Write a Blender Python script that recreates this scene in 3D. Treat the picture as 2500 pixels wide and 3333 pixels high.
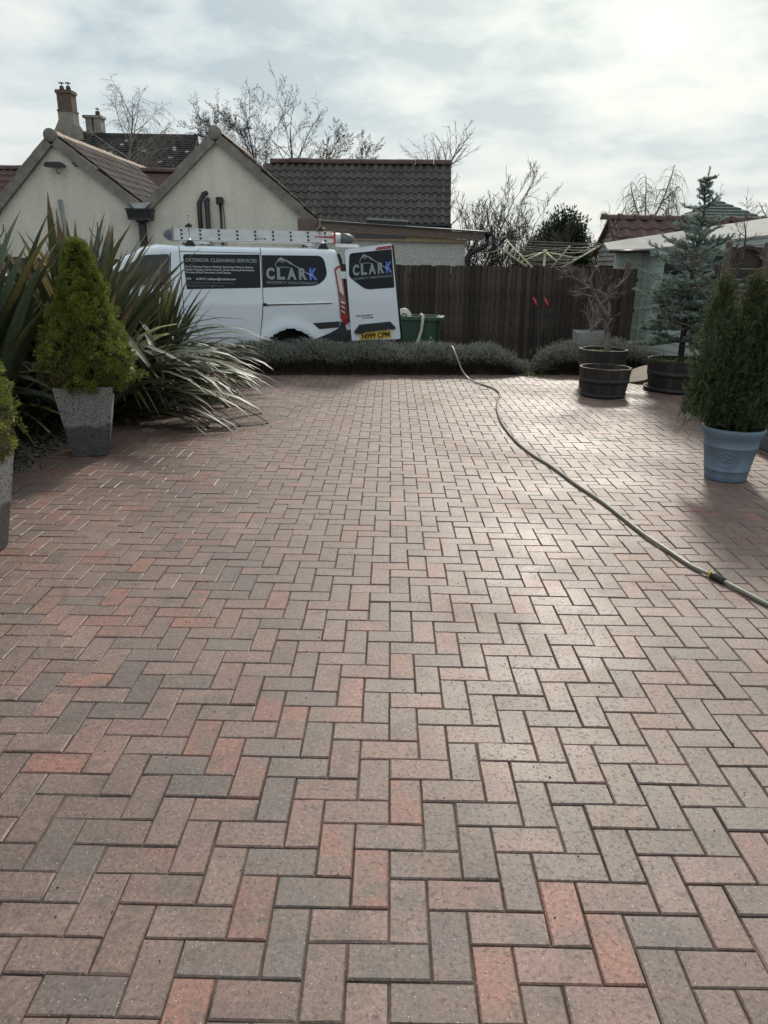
import bpy, bmesh, math, random
import numpy as np
from mathutils import Vector, Matrix

# ------------------------------------------------------------------ camera, sky, sun, exposure
scene = bpy.context.scene
for o in list(bpy.data.objects):
    bpy.data.objects.remove(o)
COL = scene.collection
R_ = math.radians

cam_d = bpy.data.cameras.new('camera')
cam = bpy.data.objects.new('camera', cam_d)
COL.objects.link(cam)
cam_d.sensor_fit = 'VERTICAL'
cam_d.sensor_height = 24.0
cam_d.sensor_width = 18.0
cam_d.lens = 17.118
cam_d.clip_start = 0.05
cam_d.clip_end = 3000
_r = ((0.99985018, 0.00558627, 0.01638297), (0.01730919, -0.322686, -0.94634779), (0.0, 0.94648959, -0.32273435))
cam.matrix_world = Matrix(((_r[0][0], -_r[1][0], -_r[2][0], 0.0),
                           (_r[0][1], -_r[1][1], -_r[2][1], 0.0),
                           (_r[0][2], -_r[1][2], -_r[2][2], 1.574),
                           (0, 0, 0, 1)))
scene.camera = cam

SUN_AZ, SUN_EL = R_(15), R_(34)
SUN_DIR = Vector((math.sin(SUN_AZ) * math.cos(SUN_EL), math.cos(SUN_AZ) * math.cos(SUN_EL), math.sin(SUN_EL)))

world = bpy.data.worlds.new('World')
scene.world = world
world.use_nodes = True
nt = world.node_tree
for n in list(nt.nodes):
    nt.nodes.remove(n)


def N(tree, typ, **kw):
    n = tree.nodes.new(typ)
    for k, v in kw.items():
        if k == 'inp':
            for a, b in v.items():
                n.inputs[a].default_value = b
        else:
            setattr(n, k, v)
    return n


def build_sky():
    L = nt.links.new
    out = N(nt, 'ShaderNodeOutputWorld')
    bg = N(nt, 'ShaderNodeBackground', inp={'Strength': 0.1})
    sky = N(nt, 'ShaderNodeTexSky', sky_type='NISHITA', sun_disc=False, sun_elevation=SUN_EL, sun_rotation=SUN_AZ,
            air_density=1.0, dust_density=2.0)
    tc = N(nt, 'ShaderNodeTexCoord')
    sep = N(nt, 'ShaderNodeSeparateXYZ')
    L(tc.outputs['Generated'], sep.inputs[0])
    zc = N(nt, 'ShaderNodeMath', operation='MAXIMUM', inp={1: 0.0})
    L(sep.outputs['Z'], zc.inputs[0])
    zp = N(nt, 'ShaderNodeMath', operation='ADD', inp={1: 0.22})
    L(zc.outputs[0], zp.inputs[0])
    dx = N(nt, 'ShaderNodeMath', operation='DIVIDE')
    dy = N(nt, 'ShaderNodeMath', operation='DIVIDE')
    L(sep.outputs['X'], dx.inputs[0]); L(zp.outputs[0], dx.inputs[1])
    L(sep.outputs['Y'], dy.inputs[0]); L(zp.outputs[0], dy.inputs[1])
    cmb = N(nt, 'ShaderNodeCombineXYZ')
    L(dx.outputs[0], cmb.inputs[0]); L(dy.outputs[0], cmb.inputs[1])
    mp = N(nt, 'ShaderNodeMapping', inp={'Location': (0.0, 0.0, 0.0), 'Rotation': (0, 0, 0.5), 'Scale': (1.0, 1.0, 1.0)})
    L(cmb.outputs[0], mp.inputs[0])
    n1 = N(nt, 'ShaderNodeTexNoise', inp={'Scale': 0.85, 'Detail': 5.0, 'Roughness': 0.5, 'Distortion': 0.5})
    n2 = N(nt, 'ShaderNodeTexNoise', inp={'Scale': 3.9, 'Detail': 7.0, 'Roughness': 0.55, 'Distortion': 0.25})
    L(mp.outputs[0], n1.inputs['Vector']); L(mp.outputs[0], n2.inputs['Vector'])
    mul = N(nt, 'ShaderNodeMath', operation='MULTIPLY', inp={1: 0.46})
    L(n2.outputs['Fac'], mul.inputs[0])
    add = N(nt, 'ShaderNodeMath', operation='MULTIPLY_ADD', inp={1: 0.78})
    L(n1.outputs['Fac'], add.inputs[0]); L(mul.outputs[0], add.inputs[2])
    # thin cloud all over: blue-grey veils to white puffs
    ramp = N(nt, 'ShaderNodeValToRGB')
    e = ramp.color_ramp.elements
    e[0].position = 0.52; e[0].color = (4.05, 5.05, 5.75, 1)
    e[1].position = 0.74; e[1].color = (8.3, 8.5, 8.1, 1)
    m = ramp.color_ramp.elements.new(0.61); m.color = (6.0, 6.8, 7.1, 1)
    L(add.outputs[0], ramp.inputs[0])
    # glow of the veiled sun, about its own direction
    dot = N(nt, 'ShaderNodeVectorMath', operation='DOT_PRODUCT')
    dot.inputs[1].default_value = SUN_DIR
    nrm = N(nt, 'ShaderNodeVectorMath', operation='NORMALIZE')
    L(tc.outputs['Generated'], nrm.inputs[0]); L(nrm.outputs[0], dot.inputs[0])
    pw = N(nt, 'ShaderNodeMath', operation='POWER', inp={1: 10.0}, use_clamp=True)
    L(dot.outputs['Value'], pw.inputs[0])
    gl = N(nt, 'ShaderNodeMix', data_type='RGBA', blend_type='ADD')
    glc = N(nt, 'ShaderNodeMix', data_type='RGBA', blend_type='MIX')
    glc.inputs['A'].default_value = (0, 0, 0, 1); glc.inputs['B'].default_value = (3.3, 2.95, 1.6, 1)
    L(pw.outputs[0], glc.inputs['Factor'])
    gl.inputs['Factor'].default_value = 1.0
    L(ramp.outputs[0], gl.inputs['A']); L(glc.outputs['Result'], gl.inputs['B'])
    # haze paler towards the horizon
    hz = N(nt, 'ShaderNodeMapRange', inp={1: 0.0, 2: 0.24, 3: 0.7, 4: 0.0})
    L(zc.outputs[0], hz.inputs[0])
    hm = N(nt, 'ShaderNodeMix', data_type='RGBA')
    hm.inputs['B'].default_value = (6.9, 7.4, 7.4, 1)
    L(hz.outputs[0], hm.inputs['Factor']); L(gl.outputs['Result'], hm.inputs['A'])
    mx = N(nt, 'ShaderNodeMix', data_type='RGBA')
    mx.inputs['Factor'].default_value = 0.93
    L(sky.outputs[0], mx.inputs['A']); L(hm.outputs['Result'], mx.inputs['B'])
    L(mx.outputs['Result'], bg.inputs['Color'])
    L(bg.outputs[0], out.inputs['Surface'])


build_sky()

sun_d = bpy.data.lights.new('sun', 'SUN')
sun_d.energy = 2.5
sun_d.angle = R_(8)
sun_d.color = (1.0, 0.93, 0.82)
sun = bpy.data.objects.new('sun', sun_d)
COL.objects.link(sun)
sun.rotation_euler = SUN_DIR.to_track_quat('Z', 'Y').to_euler()

vs = scene.view_settings
vs.view_transform = 'Standard'
vs.look = 'None'
vs.gamma = 1.0
vs.exposure = 0.1
vs.use_curve_mapping = False
scene.cycles.max_bounces = 6
scene.cycles.transparent_max_bounces = 6
scene.cycles.use_denoising = True

random.seed(7)
rng = np.random.default_rng(7)

# ------------------------------------------------------------------ helpers


def tag(o, label=None, cat=None, group=None, kind=None):
    if label: o['label'] = label
    if cat: o['category'] = cat
    if group: o['group'] = group
    if kind: o['kind'] = kind
    return o


def empty(name, loc=(0, 0, 0), rz=0.0, label=None, cat=None, group=None, parent=None):
    o = bpy.data.objects.new(name, None)
    o.location = loc
    o.rotation_euler = (0, 0, rz)
    o.empty_display_size = 0.2
    if parent: o.parent = parent
    COL.objects.link(o)
    return tag(o, label, cat, group)


def link(name, me, parent=None, mat=None, loc=None, rot=None, scl=None):
    o = bpy.data.objects.new(name, me)
    COL.objects.link(o)
    if parent: o.parent = parent
    if mat and not me.materials: me.materials.append(mat)
    if loc is not None: o.location = loc
    if rot is not None: o.rotation_euler = rot
    if scl is not None: o.scale = scl
    return o


def fast_mesh(name, V, F, col=None, smooth=False):
    """V (n,3), F (m,k) index array; col (n,4) per-vertex colour."""
    V = np.asarray(V, dtype=np.float32); F = np.asarray(F, dtype=np.int32)
    me = bpy.data.meshes.new(name)
    m, k = F.shape
    me.vertices.add(len(V)); me.vertices.foreach_set('co', V.ravel())
    me.loops.add(m * k); me.loops.foreach_set('vertex_index', F.ravel())
    me.polygons.add(m)
    me.polygons.foreach_set('loop_start', np.arange(0, m * k, k, dtype=np.int32))
    me.polygons.foreach_set('use_smooth', np.full(m, bool(smooth)))
    me.update(calc_edges=True)
    if col is not None:
        a = me.color_attributes.new('Col', 'FLOAT_COLOR', 'POINT')
        a.data.foreach_set('color', np.asarray(col, dtype=np.float32).ravel())
    return me


class MB:
    """collects shapes, becomes one mesh"""
    def __init__(self): self.v = []; self.f = []; self.sm = []

    def add(self, vs, fs, smooth=False):
        o = len(self.v)
        self.v += [tuple(p) for p in vs]
        self.f += [tuple(i + o for i in f) for f in fs]
        self.sm += [smooth] * len(fs)
        return self

    def box(self, x0, x1, y0, y1, z0, z1, M=None):
        vs = [Vector((x, y, z)) for z in (z0, z1) for y in (y0, y1) for x in (x0, x1)]
        if M: vs = [M @ p for p in vs]
        return self.add(vs, [(0, 2, 3, 1), (4, 5, 7, 6), (0, 1, 5, 4), (2, 6, 7, 3), (0, 4, 6, 2), (1, 3, 7, 5)])

    def bbox(self, x0, x1, y0, y1, z0, z1, b=0.01, M=None):
        bm = bmesh.new()
        bmesh.ops.create_cube(bm, size=1.0)
        bmesh.ops.scale(bm, vec=(x1 - x0, y1 - y0, z1 - z0), verts=bm.verts)
        bmesh.ops.translate(bm, vec=((x0 + x1) / 2, (y0 + y1) / 2, (z0 + z1) / 2), verts=bm.verts)
        bmesh.ops.bevel(bm, geom=bm.edges[:], offset=b, segments=1, affect='EDGES')
        self.bm(bm, M); bm.free()
        return self

    def bm(self, bm, M=None, smooth=False):
        bm.verts.index_update()
        return self.add([(M @ v.co) if M else v.co for v in bm.verts], [[v.index for v in f.verts] for f in bm.faces], smooth)

    def tube(self, pts, r, n=8, caps=True, smooth=True):
        pts = [Vector(p) for p in pts]
        rs = r if isinstance(r, (list, tuple)) else [r] * len(pts)
        vs, fs = [], []
        up = None
        for i, p in enumerate(pts):
            t = (pts[min(i + 1, len(pts) - 1)] - pts[max(i - 1, 0)]).normalized()
            if up is None: up = t.orthogonal().normalized()
            up = (up - t * up.dot(t))
            up = up.normalized() if up.length > 1e-6 else t.orthogonal().normalized()
            sd = t.cross(up)
            for k in range(n):
                a = 2 * math.pi * k / n
                vs.append(p + (up * math.cos(a) + sd * math.sin(a)) * rs[i])
        for i in range(len(pts) - 1):
            for k in range(n):
                k2 = (k + 1) % n
                fs.append((i * n + k, i * n + k2, (i + 1) * n + k2, (i + 1) * n + k))
        if caps:
            fs.append(tuple(range(n))[::-1]); fs.append(tuple((len(pts) - 1) * n + k for k in range(n)))
        return self.add(vs, fs, smooth)

    def lathe(self, prof, n=32, c=(0, 0, 0), smooth=True, M=None):
        vs, fs = [], []
        for (r, z) in prof:
            for k in range(n):
                a = 2 * math.pi * k / n
                p = Vector((c[0] + r * math.cos(a), c[1] + r * math.sin(a), c[2] + z))
                vs.append(M @ p if M else p)
        for i in range(len(prof) - 1):
            for k in range(n):
                k2 = (k + 1) % n
                fs.append((i * n + k, i * n + k2, (i + 1) * n + k2, (i + 1) * n + k))
        return self.add(vs, fs, smooth)

    def prism(self, poly, fn, d0, d1):
        """2-D polygon poly; fn(u, v, d) -> xyz; between depths d0 and d1"""
        n = len(poly)
        vs = [fn(u, v, d0) for u, v in poly] + [fn(u, v, d1) for u, v in poly]
        fs = [tuple(range(n)), tuple(range(2 * n - 1, n - 1, -1))]
        for i in range(n):
            j = (i + 1) % n
            fs.append((i, i + n, j + n, j))
        return self.add(vs, fs)

    def mesh(self, name):
        me = bpy.data.meshes.new(name)
        me.from_pydata([tuple(p) for p in self.v], [], self.f)
        me.polygons.foreach_set('use_smooth', [bool(q) for q in self.sm])
        me.update()
        return me

    def build(self, name, mat, parent=None, **kw):
        return link(name, self.mesh(name), parent, mat, **kw)


def blades(C, Dr, ln, wd, col, side=None):
    """one small folded leaf (a quad) per centre: C, Dr (n,3); ln, wd (n,); col (n,3)"""
    n = len(C)
    Dr = Dr / (np.linalg.norm(Dr, axis=1, keepdims=True) + 1e-9)
    if side is None: side = rng.normal(size=(n, 3))
    S = np.cross(Dr, side); S /= (np.linalg.norm(S, axis=1, keepdims=True) + 1e-9)
    ln = np.broadcast_to(ln, n)[:, None]; wd = np.broadcast_to(wd, n)[:, None]
    V = np.stack([C, C + Dr * ln * .45 + S * wd * .5, C + Dr * ln, C + Dr * ln * .45 - S * wd * .5], 1).reshape(-1, 3)
    F = np.arange(4 * n).reshape(n, 4)
    c4 = np.concatenate([col, np.ones((n, 1))], 1)
    return V, F, np.repeat(c4, 4, axis=0)


def merge(parts):
    V, F, Cc = [], [], []
    o = 0
    for v, f, c in parts:
        V.append(v); F.append(f + o); Cc.append(c); o += len(v)
    return np.concatenate(V), np.concatenate(F), np.concatenate(Cc)


# ------------------------------------------------------------------ materials
MAT = {}


def newmat(name):
    m = bpy.data.materials.new(name)
    m.use_nodes = True
    t = m.node_tree
    b = t.nodes['Principled BSDF']
    MAT[name] = m
    return m, t, b


def simple(name, col, rough=0.6, metal=0.0, var=0.12, scale=6.0, bump=0.0, bscale=60.0, spec=0.5, coat=0.0, stretch=None, detail=4.0, bdist=0.01, rnd=0.0, stain=0.0, knots=False):
    """one base colour with soft variation and fine relief"""
    m, t, b = newmat(name)
    L = t.links.new
    b.inputs['Roughness'].default_value = rough
    b.inputs['Metallic'].default_value = metal
    b.inputs['Specular IOR Level'].default_value = spec
    b.inputs['Coat Weight'].default_value = coat
    b.inputs['Coat Roughness'].default_value = 0.05
    tc = N(t, 'ShaderNodeTexCoord')
    vec = tc.outputs['Object']
    if stretch:
        mp = N(t, 'ShaderNodeMapping', inp={'Scale': stretch}); L(vec, mp.inputs[0]); vec = mp.outputs[0]
    nz = N(t, 'ShaderNodeTexNoise', inp={'Scale': scale, 'Detail': detail, 'Roughness': 0.6})
    L(vec, nz.inputs['Vector'])
    mx = N(t, 'ShaderNodeMix', data_type='RGBA')
    mx.inputs['A'].default_value = (*[max(0, c * (1 - var)) for c in col], 1)
    mx.inputs['B'].default_value = (*[min(1, c * (1 + var)) for c in col], 1)
    mr = N(t, 'ShaderNodeMapRange', inp={1: 0.3, 2: 0.7})
    L(nz.outputs['Fac'], mr.inputs[0]); L(mr.outputs[0], mx.inputs['Factor'])
    res = mx.outputs['Result']
    if rnd > 0:
        oi = N(t, 'ShaderNodeObjectInfo')
        m2 = N(t, 'ShaderNodeMapRange', inp={3: 1 - rnd, 4: 1 + rnd}); L(oi.outputs['Random'], m2.inputs[0])
        hs = N(t, 'ShaderNodeHueSaturation'); L(m2.outputs[0], hs.inputs['Value']); L(res, hs.inputs['Color']); res = hs.outputs[0]
    if stain > 0:       # rain streaks and patches
        ms = N(t, 'ShaderNodeMapping', inp={'Scale': (2.2, 2.2, 0.45)}); L(tc.outputs['Object'], ms.inputs[0])
        ns = N(t, 'ShaderNodeTexNoise', inp={'Scale': 1.3, 'Detail': 6.0, 'Roughness': 0.65}); L(ms.outputs[0], ns.inputs['Vector'])
        rs = N(t, 'ShaderNodeMapRange', inp={1: 0.35, 2: 0.68, 3: 1 - stain, 4: 1 + stain * .4}); L(ns.outputs['Fac'], rs.inputs[0])
        hs2 = N(t, 'ShaderNodeHueSaturation'); L(rs.outputs[0], hs2.inputs['Value']); L(res, hs2.inputs['Color']); res = hs2.outputs[0]
    if knots:
        oi2 = N(t, 'ShaderNodeObjectInfo')
        mu = N(t, 'ShaderNodeMath', operation='MULTIPLY', inp={1: 57.0}); L(oi2.outputs['Random'], mu.inputs[0])
        ad = N(t, 'ShaderNodeVectorMath', operation='ADD'); L(tc.outputs['Object'], ad.inputs[0]); L(mu.outputs[0], ad.inputs[1])
        mk = N(t, 'ShaderNodeMapping', inp={'Scale': (8.0, 8.0, 3.4)}); L(ad.outputs[0], mk.inputs[0])
        vk = N(t, 'ShaderNodeTexVoronoi', inp={'Scale': 1.0}); L(mk.outputs[0], vk.inputs['Vector'])
        rk = N(t, 'ShaderNodeMapRange', inp={1: 0.10, 2: 0.22, 3: 0.35, 4: 1.0}); L(vk.outputs['Distance'], rk.inputs[0])
        hk = N(t, 'ShaderNodeHueSaturation'); L(rk.outputs[0], hk.inputs['Value']); L(res, hk.inputs['Color']); res = hk.outputs[0]
    L(res, b.inputs['Base Color'])
    if bump > 0:
        n2 = N(t, 'ShaderNodeTexNoise', inp={'Scale': bscale, 'Detail': 5.0, 'Roughness': 0.65})
        L(vec, n2.inputs['Vector'])
        bp = N(t, 'ShaderNodeBump', inp={'Strength': bump, 'Distance': bdist})
        L(n2.outputs['Fac'], bp.inputs['Height']); L(bp.outputs[0], b.inputs['Normal'])
    return m


def leafmat(name, rough=0.5, trans=0.2, spec=0.4, col=None):
    """colour from the vertex attribute; a little light passes through"""
    m, t, b = newmat(name)
    L = t.links.new
    out = t.nodes['Material Output']
    if col is None:
        at = N(t, 'ShaderNodeAttribute', attribute_name='Col'); src = at.outputs['Color']
    else:
        oi = N(t, 'ShaderNodeObjectInfo'); src = oi.outputs['Color']
        tc = N(t, 'ShaderNodeTexCoord')
        mp = N(t, 'ShaderNodeMapping', inp={'Scale': (90, 90, 2.0)})
        L(tc.outputs['Object'], mp.inputs[0])
        nz = N(t, 'ShaderNodeTexNoise', inp={'Scale': 1.0, 'Detail': 3.0}); L(mp.outputs[0], nz.inputs['Vector'])
        hs = N(t, 'ShaderNodeHueSaturation')
        mr = N(t, 'ShaderNodeMapRange', inp={1: 0.3, 2: 0.7, 3: 0.7, 4: 1.3}); L(nz.outputs['Fac'], mr.inputs[0])
        L(mr.outputs[0], hs.inputs['Value']); L(src, hs.inputs['Color']); src = hs.outputs[0]
        at = N(t, 'ShaderNodeAttribute', attribute_name='Col')
        st = N(t, 'ShaderNodeMapRange', inp={1: 0.88, 2: 0.97}); L(at.outputs['Fac'], st.inputs[0])
        mt = N(t, 'ShaderNodeMix', data_type='RGBA'); mt.inputs['B'].default_value = (0.20, 0.135, 0.075, 1)   # dry tips
        L(st.outputs[0], mt.inputs['Factor']); L(src, mt.inputs['A']); src = mt.outputs['Result']
    L(src, b.inputs['Base Color'])
    b.inputs['Roughness'].default_value = rough
    b.inputs['Specular IOR Level'].default_value = spec
    tr = N(t, 'ShaderNodeBsdfTranslucent'); L(src, tr.inputs['Color'])
    ms = N(t, 'ShaderNodeMixShader', inp={0: trans})
    L(b.outputs[0], ms.inputs[1]); L(tr.outputs[0], ms.inputs[2]); L(ms.outputs[0], out.inputs['Surface'])
    return m


def paver_mat(name, attr):
    m, t, b = newmat(name)
    L = t.links.new
    if attr:
        s = N(t, 'ShaderNodeAttribute', attribute_name='Col'); src, rnd = s.outputs['Color'], s.outputs['Alpha']
    else:
        s = N(t, 'ShaderNodeObjectInfo'); src, rnd = s.outputs['Color'], s.outputs['Alpha']
    g = N(t, 'ShaderNodeNewGeometry')
    off = N(t, 'ShaderNodeMath', operation='MULTIPLY', inp={1: 40.0}); L(rnd, off.inputs[0])
    va = N(t, 'ShaderNodeVectorMath', operation='ADD'); L(g.outputs['Position'], va.inputs[0]); L(off.outputs[0], va.inputs[1])
    n1 = N(t, 'ShaderNodeTexNoise', inp={'Scale': 6.5, 'Detail': 3.0, 'Roughness': 0.55}); L(va.outputs[0], n1.inputs['Vector'])
    mr = N(t, 'ShaderNodeMapRange', interpolation_type='SMOOTHSTEP', inp={1: 0.42, 2: 0.66}); L(n1.outputs['Fac'], mr.inputs[0])
    mx = N(t, 'ShaderNodeMix', data_type='RGBA'); mx.inputs['B'].default_value = (0.188, 0.124, 0.100, 1)
    L(mr.outputs[0], mx.inputs['Factor']); L(src, mx.inputs['A'])
    # charcoal bleeding through parts of a block
    n5 = N(t, 'ShaderNodeTexNoise', inp={'Scale': 9.0, 'Detail': 4.0, 'Roughness': 0.6}); 
    v5 = N(t, 'ShaderNodeVectorMath', operation='ADD'); v5.inputs[1].default_value = (7.3, 2.1, 5.5); L(va.outputs[0], v5.inputs[0]); L(v5.outputs[0], n5.inputs['Vector'])
    r5 = N(t, 'ShaderNodeMapRange', interpolation_type='SMOOTHSTEP', inp={1: 0.52, 2: 0.70, 3: 0.0, 4: 0.55}); L(n5.outputs['Fac'], r5.inputs[0])
    mx5 = N(t, 'ShaderNodeMix', data_type='RGBA'); mx5.inputs['B'].default_value = (0.098, 0.080, 0.070, 1)
    L(r5.outputs[0], mx5.inputs['Factor']); L(mx.outputs['Result'], mx5.inputs['A']); mx = mx5
    # dirt wash over several pavers
    nd = N(t, 'ShaderNodeTexNoise', inp={'Scale': 0.9, 'Detail': 4.0, 'Roughness': 0.6}); L(g.outputs['Position'], nd.inputs['Vector'])
    rd = N(t, 'ShaderNodeMapRange', inp={1: 0.35, 2: 0.68, 3: 0.80, 4: 1.14}); L(nd.outputs['Fac'], rd.inputs[0])
    hs = N(t, 'ShaderNodeHueSaturation'); L(rd.outputs[0], hs.inputs['Value']); L(mx.outputs['Result'], hs.inputs['Color'])
    # fine aggregate: mottling, dark pits, pale grains
    nm = N(t, 'ShaderNodeTexNoise', inp={'Scale': 85.0, 'Detail': 6.0, 'Roughness': 0.8}); L(va.outputs[0], nm.inputs['Vector'])
    rm = N(t, 'ShaderNodeMapRange', inp={1: 0.3, 2: 0.7, 3: 0.42, 4: 1.58}); L(nm.outputs['Fac'], rm.inputs[0])
    h2 = N(t, 'ShaderNodeHueSaturation'); L(rm.outputs[0], h2.inputs['Value']); L(hs.outputs[0], h2.inputs['Color'])
    vo = N(t, 'ShaderNodeTexVoronoi', inp={'Scale': 120.0}); L(va.outputs[0], vo.inputs['Vector'])
    vsep = N(t, 'ShaderNodeSeparateColor'); L(vo.outputs['Color'], vsep.inputs[0])
    lt = N(t, 'ShaderNodeMath', operation='LESS_THAN', inp={1: 0.20}); L(vo.outputs['Distance'], lt.inputs[0])
    gt = N(t, 'ShaderNodeMath', operation='GREATER_THAN', inp={1: 0.86}); L(vsep.outputs[0], gt.inputs[0])
    an = N(t, 'ShaderNodeMath', operation='MULTIPLY'); L(lt.outputs[0], an.inputs[0]); L(gt.outputs[0], an.inputs[1])
    m3 = N(t, 'ShaderNodeMix', data_type='RGBA'); m3.inputs['B'].default_value = (0.46, 0.43, 0.40, 1)
    L(an.outputs[0], m3.inputs['Factor']); L(h2.outputs[0], m3.inputs['A'])
    np_ = N(t, 'ShaderNodeTexNoise', inp={'Scale': 75.0, 'Detail': 4.0, 'Roughness': 0.7}); L(va.outputs[0], np_.inputs['Vector'])
    pit = N(t, 'ShaderNodeMapRange', inp={1: 0.58, 2: 0.65}); L(np_.outputs['Fac'], pit.inputs[0])
    m4 = N(t, 'ShaderNodeMix', data_type='RGBA'); m4.inputs['B'].default_value = (0.055, 0.045, 0.04, 1)
    pf = N(t, 'ShaderNodeMath', operation='MULTIPLY', inp={1: 0.8}); L(pit.outputs[0], pf.inputs[0])
    L(pf.outputs[0], m4.inputs['Factor']); L(m3.outputs['Result'], m4.inputs['A'])
    L(m4.outputs['Result'], b.inputs['Base Color'])
    rr = N(t, 'ShaderNodeMapRange', inp={1: 0.35, 2: 0.7, 3: 0.46, 4: 0.66}); L(nd.outputs['Fac'], rr.inputs[0])
    L(rr.outputs[0], b.inputs['Roughness'])
    b.inputs['Specular IOR Level'].default_value = 0.6
    hh = N(t, 'ShaderNodeMath', operation='SUBTRACT'); L(nm.outputs['Fac'], hh.inputs[0]); L(pit.outputs[0], hh.inputs[1])
    bp = N(t, 'ShaderNodeBump', inp={'Strength': 0.26, 'Distance': 0.004}); L(hh.outputs[0], bp.inputs['Height'])
    L(bp.outputs[0], b.inputs['Normal'])
    return m


paver_mat('paver_one', False)
paver_mat('paver_many', True)
simple('joint_sand', (0.105, 0.088, 0.068), 0.95, var=0.75, scale=7, bump=0.5, bscale=300)
simple('soil', (0.045, 0.034, 0.026), 0.95, var=0.5, scale=30, bump=1.0, bscale=60)
simple('earth', (0.10, 0.085, 0.065), 0.95, var=0.4, scale=3, bump=0.6, bscale=40)
simple('gravel', (0.24, 0.20, 0.15), 0.85, var=0.5, scale=25)
simple('grass', (0.075, 0.115, 0.03), 0.8, var=0.4, scale=5, bump=0.8, bscale=40)
simple('render_cream', (0.71, 0.68, 0.585), 0.92, var=0.10, scale=24, bump=1.0, bscale=26, bdist=0.02, stain=0.14)
simple('render_white', (0.64, 0.63, 0.58), 0.92, var=0.16, scale=22, bump=1.0, bscale=24, bdist=0.06)
simple('cement', (0.20, 0.185, 0.16), 0.9, var=0.3, scale=5, bump=0.6, bscale=50)
simple('tile_brown', (0.062, 0.050, 0.046), 0.75, var=0.35, scale=3.0, bump=0.3, bscale=60, rnd=0.25)
simple('tile_warm', (0.125, 0.095, 0.082), 0.75, var=0.35, scale=3.0, bump=0.3, bscale=60, rnd=0.2)
simple('tile_red', (0.088, 0.044, 0.040), 0.7, var=0.3, scale=4, bump=0.2, bscale=60, rnd=0.2)
simple('ridge_red', (0.098, 0.062, 0.052), 0.8, var=0.35, scale=6, bump=0.3, bscale=60)
simple('ridge_pale', (0.40, 0.30, 0.235), 0.8, var=0.25, scale=6, bump=0.3, bscale=60)
simple('stone_slate', (0.052, 0.047, 0.043), 0.9, var=0.7, scale=2.2, bump=0.6, bscale=20)
simple('lichen', (0.42, 0.41, 0.37), 0.95, var=0.2)
simple('old_stone', (0.27, 0.245, 0.21), 0.95, var=0.35, scale=2.0, bump=0.6, bscale=14)
simple('black_plastic', (0.013, 0.013, 0.015), 0.4, var=0.2)
simple('black_rubber', (0.02, 0.02, 0.021), 0.7, var=0.2)
simple('lead', (0.28, 0.29, 0.30), 0.5, metal=0.6, var=0.2)
simple('fascia_wood', (0.13, 0.098, 0.078), 0.8, var=0.3, scale=6, stretch=(1, 8, 8), bump=0.3, bscale=20)
simple('pale_wood', (0.36, 0.26, 0.15), 0.8, var=0.25, scale=6, stretch=(1, 8, 8))
simple('window_glass', (0.02, 0.025, 0.028), 0.08, var=0.3, scale=2, spec=0.5)
simple('fence_wood', (0.058, 0.043, 0.035), 0.85, var=0.55, scale=4, stretch=(9, 9, 0.9), bump=0.5, bscale=9, detail=6, rnd=0.42, knots=True)
simple('dark_wood', (0.060, 0.045, 0.037), 0.85, rnd=0.35, var=0.45, scale=4, stretch=(1, 9, 9), bump=0.4, bscale=12)
simple('weathered_shingle', (0.26, 0.25, 0.235), 0.85, var=0.35, scale=7)
simple('barrel_wood', (0.032, 0.026, 0.022), 0.75, rnd=0.4, var=0.5, scale=5, stretch=(7, 7, 1.0), bump=0.4, bscale=14)
simple('barrel_end', (0.20, 0.165, 0.125), 0.8, var=0.35, scale=14)
simple('barrel_band', (0.028, 0.025, 0.024), 0.6, metal=0.1, var=0.4, scale=8)
simple('lid_wood', (0.24, 0.19, 0.13), 0.75, var=0.3, scale=7)
simple('shed_green', (0.47, 0.53, 0.48), 0.7, var=0.08, scale=3)
simple('shed_roof', (0.32, 0.32, 0.30), 0.85, var=0.15, scale=4, bump=0.2, bscale=40)
simple('shed_trim', (0.40, 0.47, 0.43), 0.6, var=0.1)
simple('navy_paint', (0.03, 0.034, 0.05), 0.5, var=0.15)
simple('gazebo_felt', (0.055, 0.085, 0.075), 0.85, var=0.25, scale=6)
simple('deck_grey', (0.12, 0.135, 0.15), 0.6, var=0.2, scale=5, stretch=(8, 1, 8))
simple('van_white', (0.73, 0.79, 0.86), 0.28, var=0.03, scale=1.5, coat=0.6)
simple('vinyl_navy', (0.012, 0.015, 0.024), 0.45, var=0.1, scale=2, spec=0.25)
simple('logo_grey', (0.26, 0.31, 0.32), 0.5, var=0.03)
simple('logo_blue', (0.10, 0.19, 0.60), 0.5, var=0.03)
simple('logo_lightblue', (0.30, 0.48, 0.78), 0.5, var=0.03)
simple('letter_white', (0.62, 0.65, 0.68), 0.5, var=0.03)
simple('letter_dim', (0.12, 0.13, 0.15), 0.5, var=0.03)
simple('badge_grey', (0.10, 0.105, 0.115), 0.3, metal=0.5, var=0.05)
simple('lamp_red', (0.30, 0.012, 0.018), 0.15, var=0.1, coat=0.5)
simple('lamp_clear', (0.62, 0.58, 0.58), 0.12, var=0.12, scale=14, coat=0.5)
simple('lamp_dark', (0.16, 0.06, 0.07), 0.2, var=0.2, coat=0.5)
simple('plate_yellow', (0.72, 0.47, 0.03), 0.35, var=0.05)
simple('plate_black', (0.012, 0.012, 0.012), 0.5, var=0.05)
simple('bumper_grey', (0.022, 0.024, 0.028), 0.6, var=0.15)
simple('chrome', (0.55, 0.56, 0.57), 0.22, metal=1.0, var=0.1)
simple('aluminium', (0.66, 0.67, 0.68), 0.42, metal=0.75, var=0.12, scale=5)
simple('tube_white', (0.70, 0.72, 0.73), 0.35, var=0.05)
simple('cap_grey', (0.10, 0.11, 0.125), 0.5, var=0.1)
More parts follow.
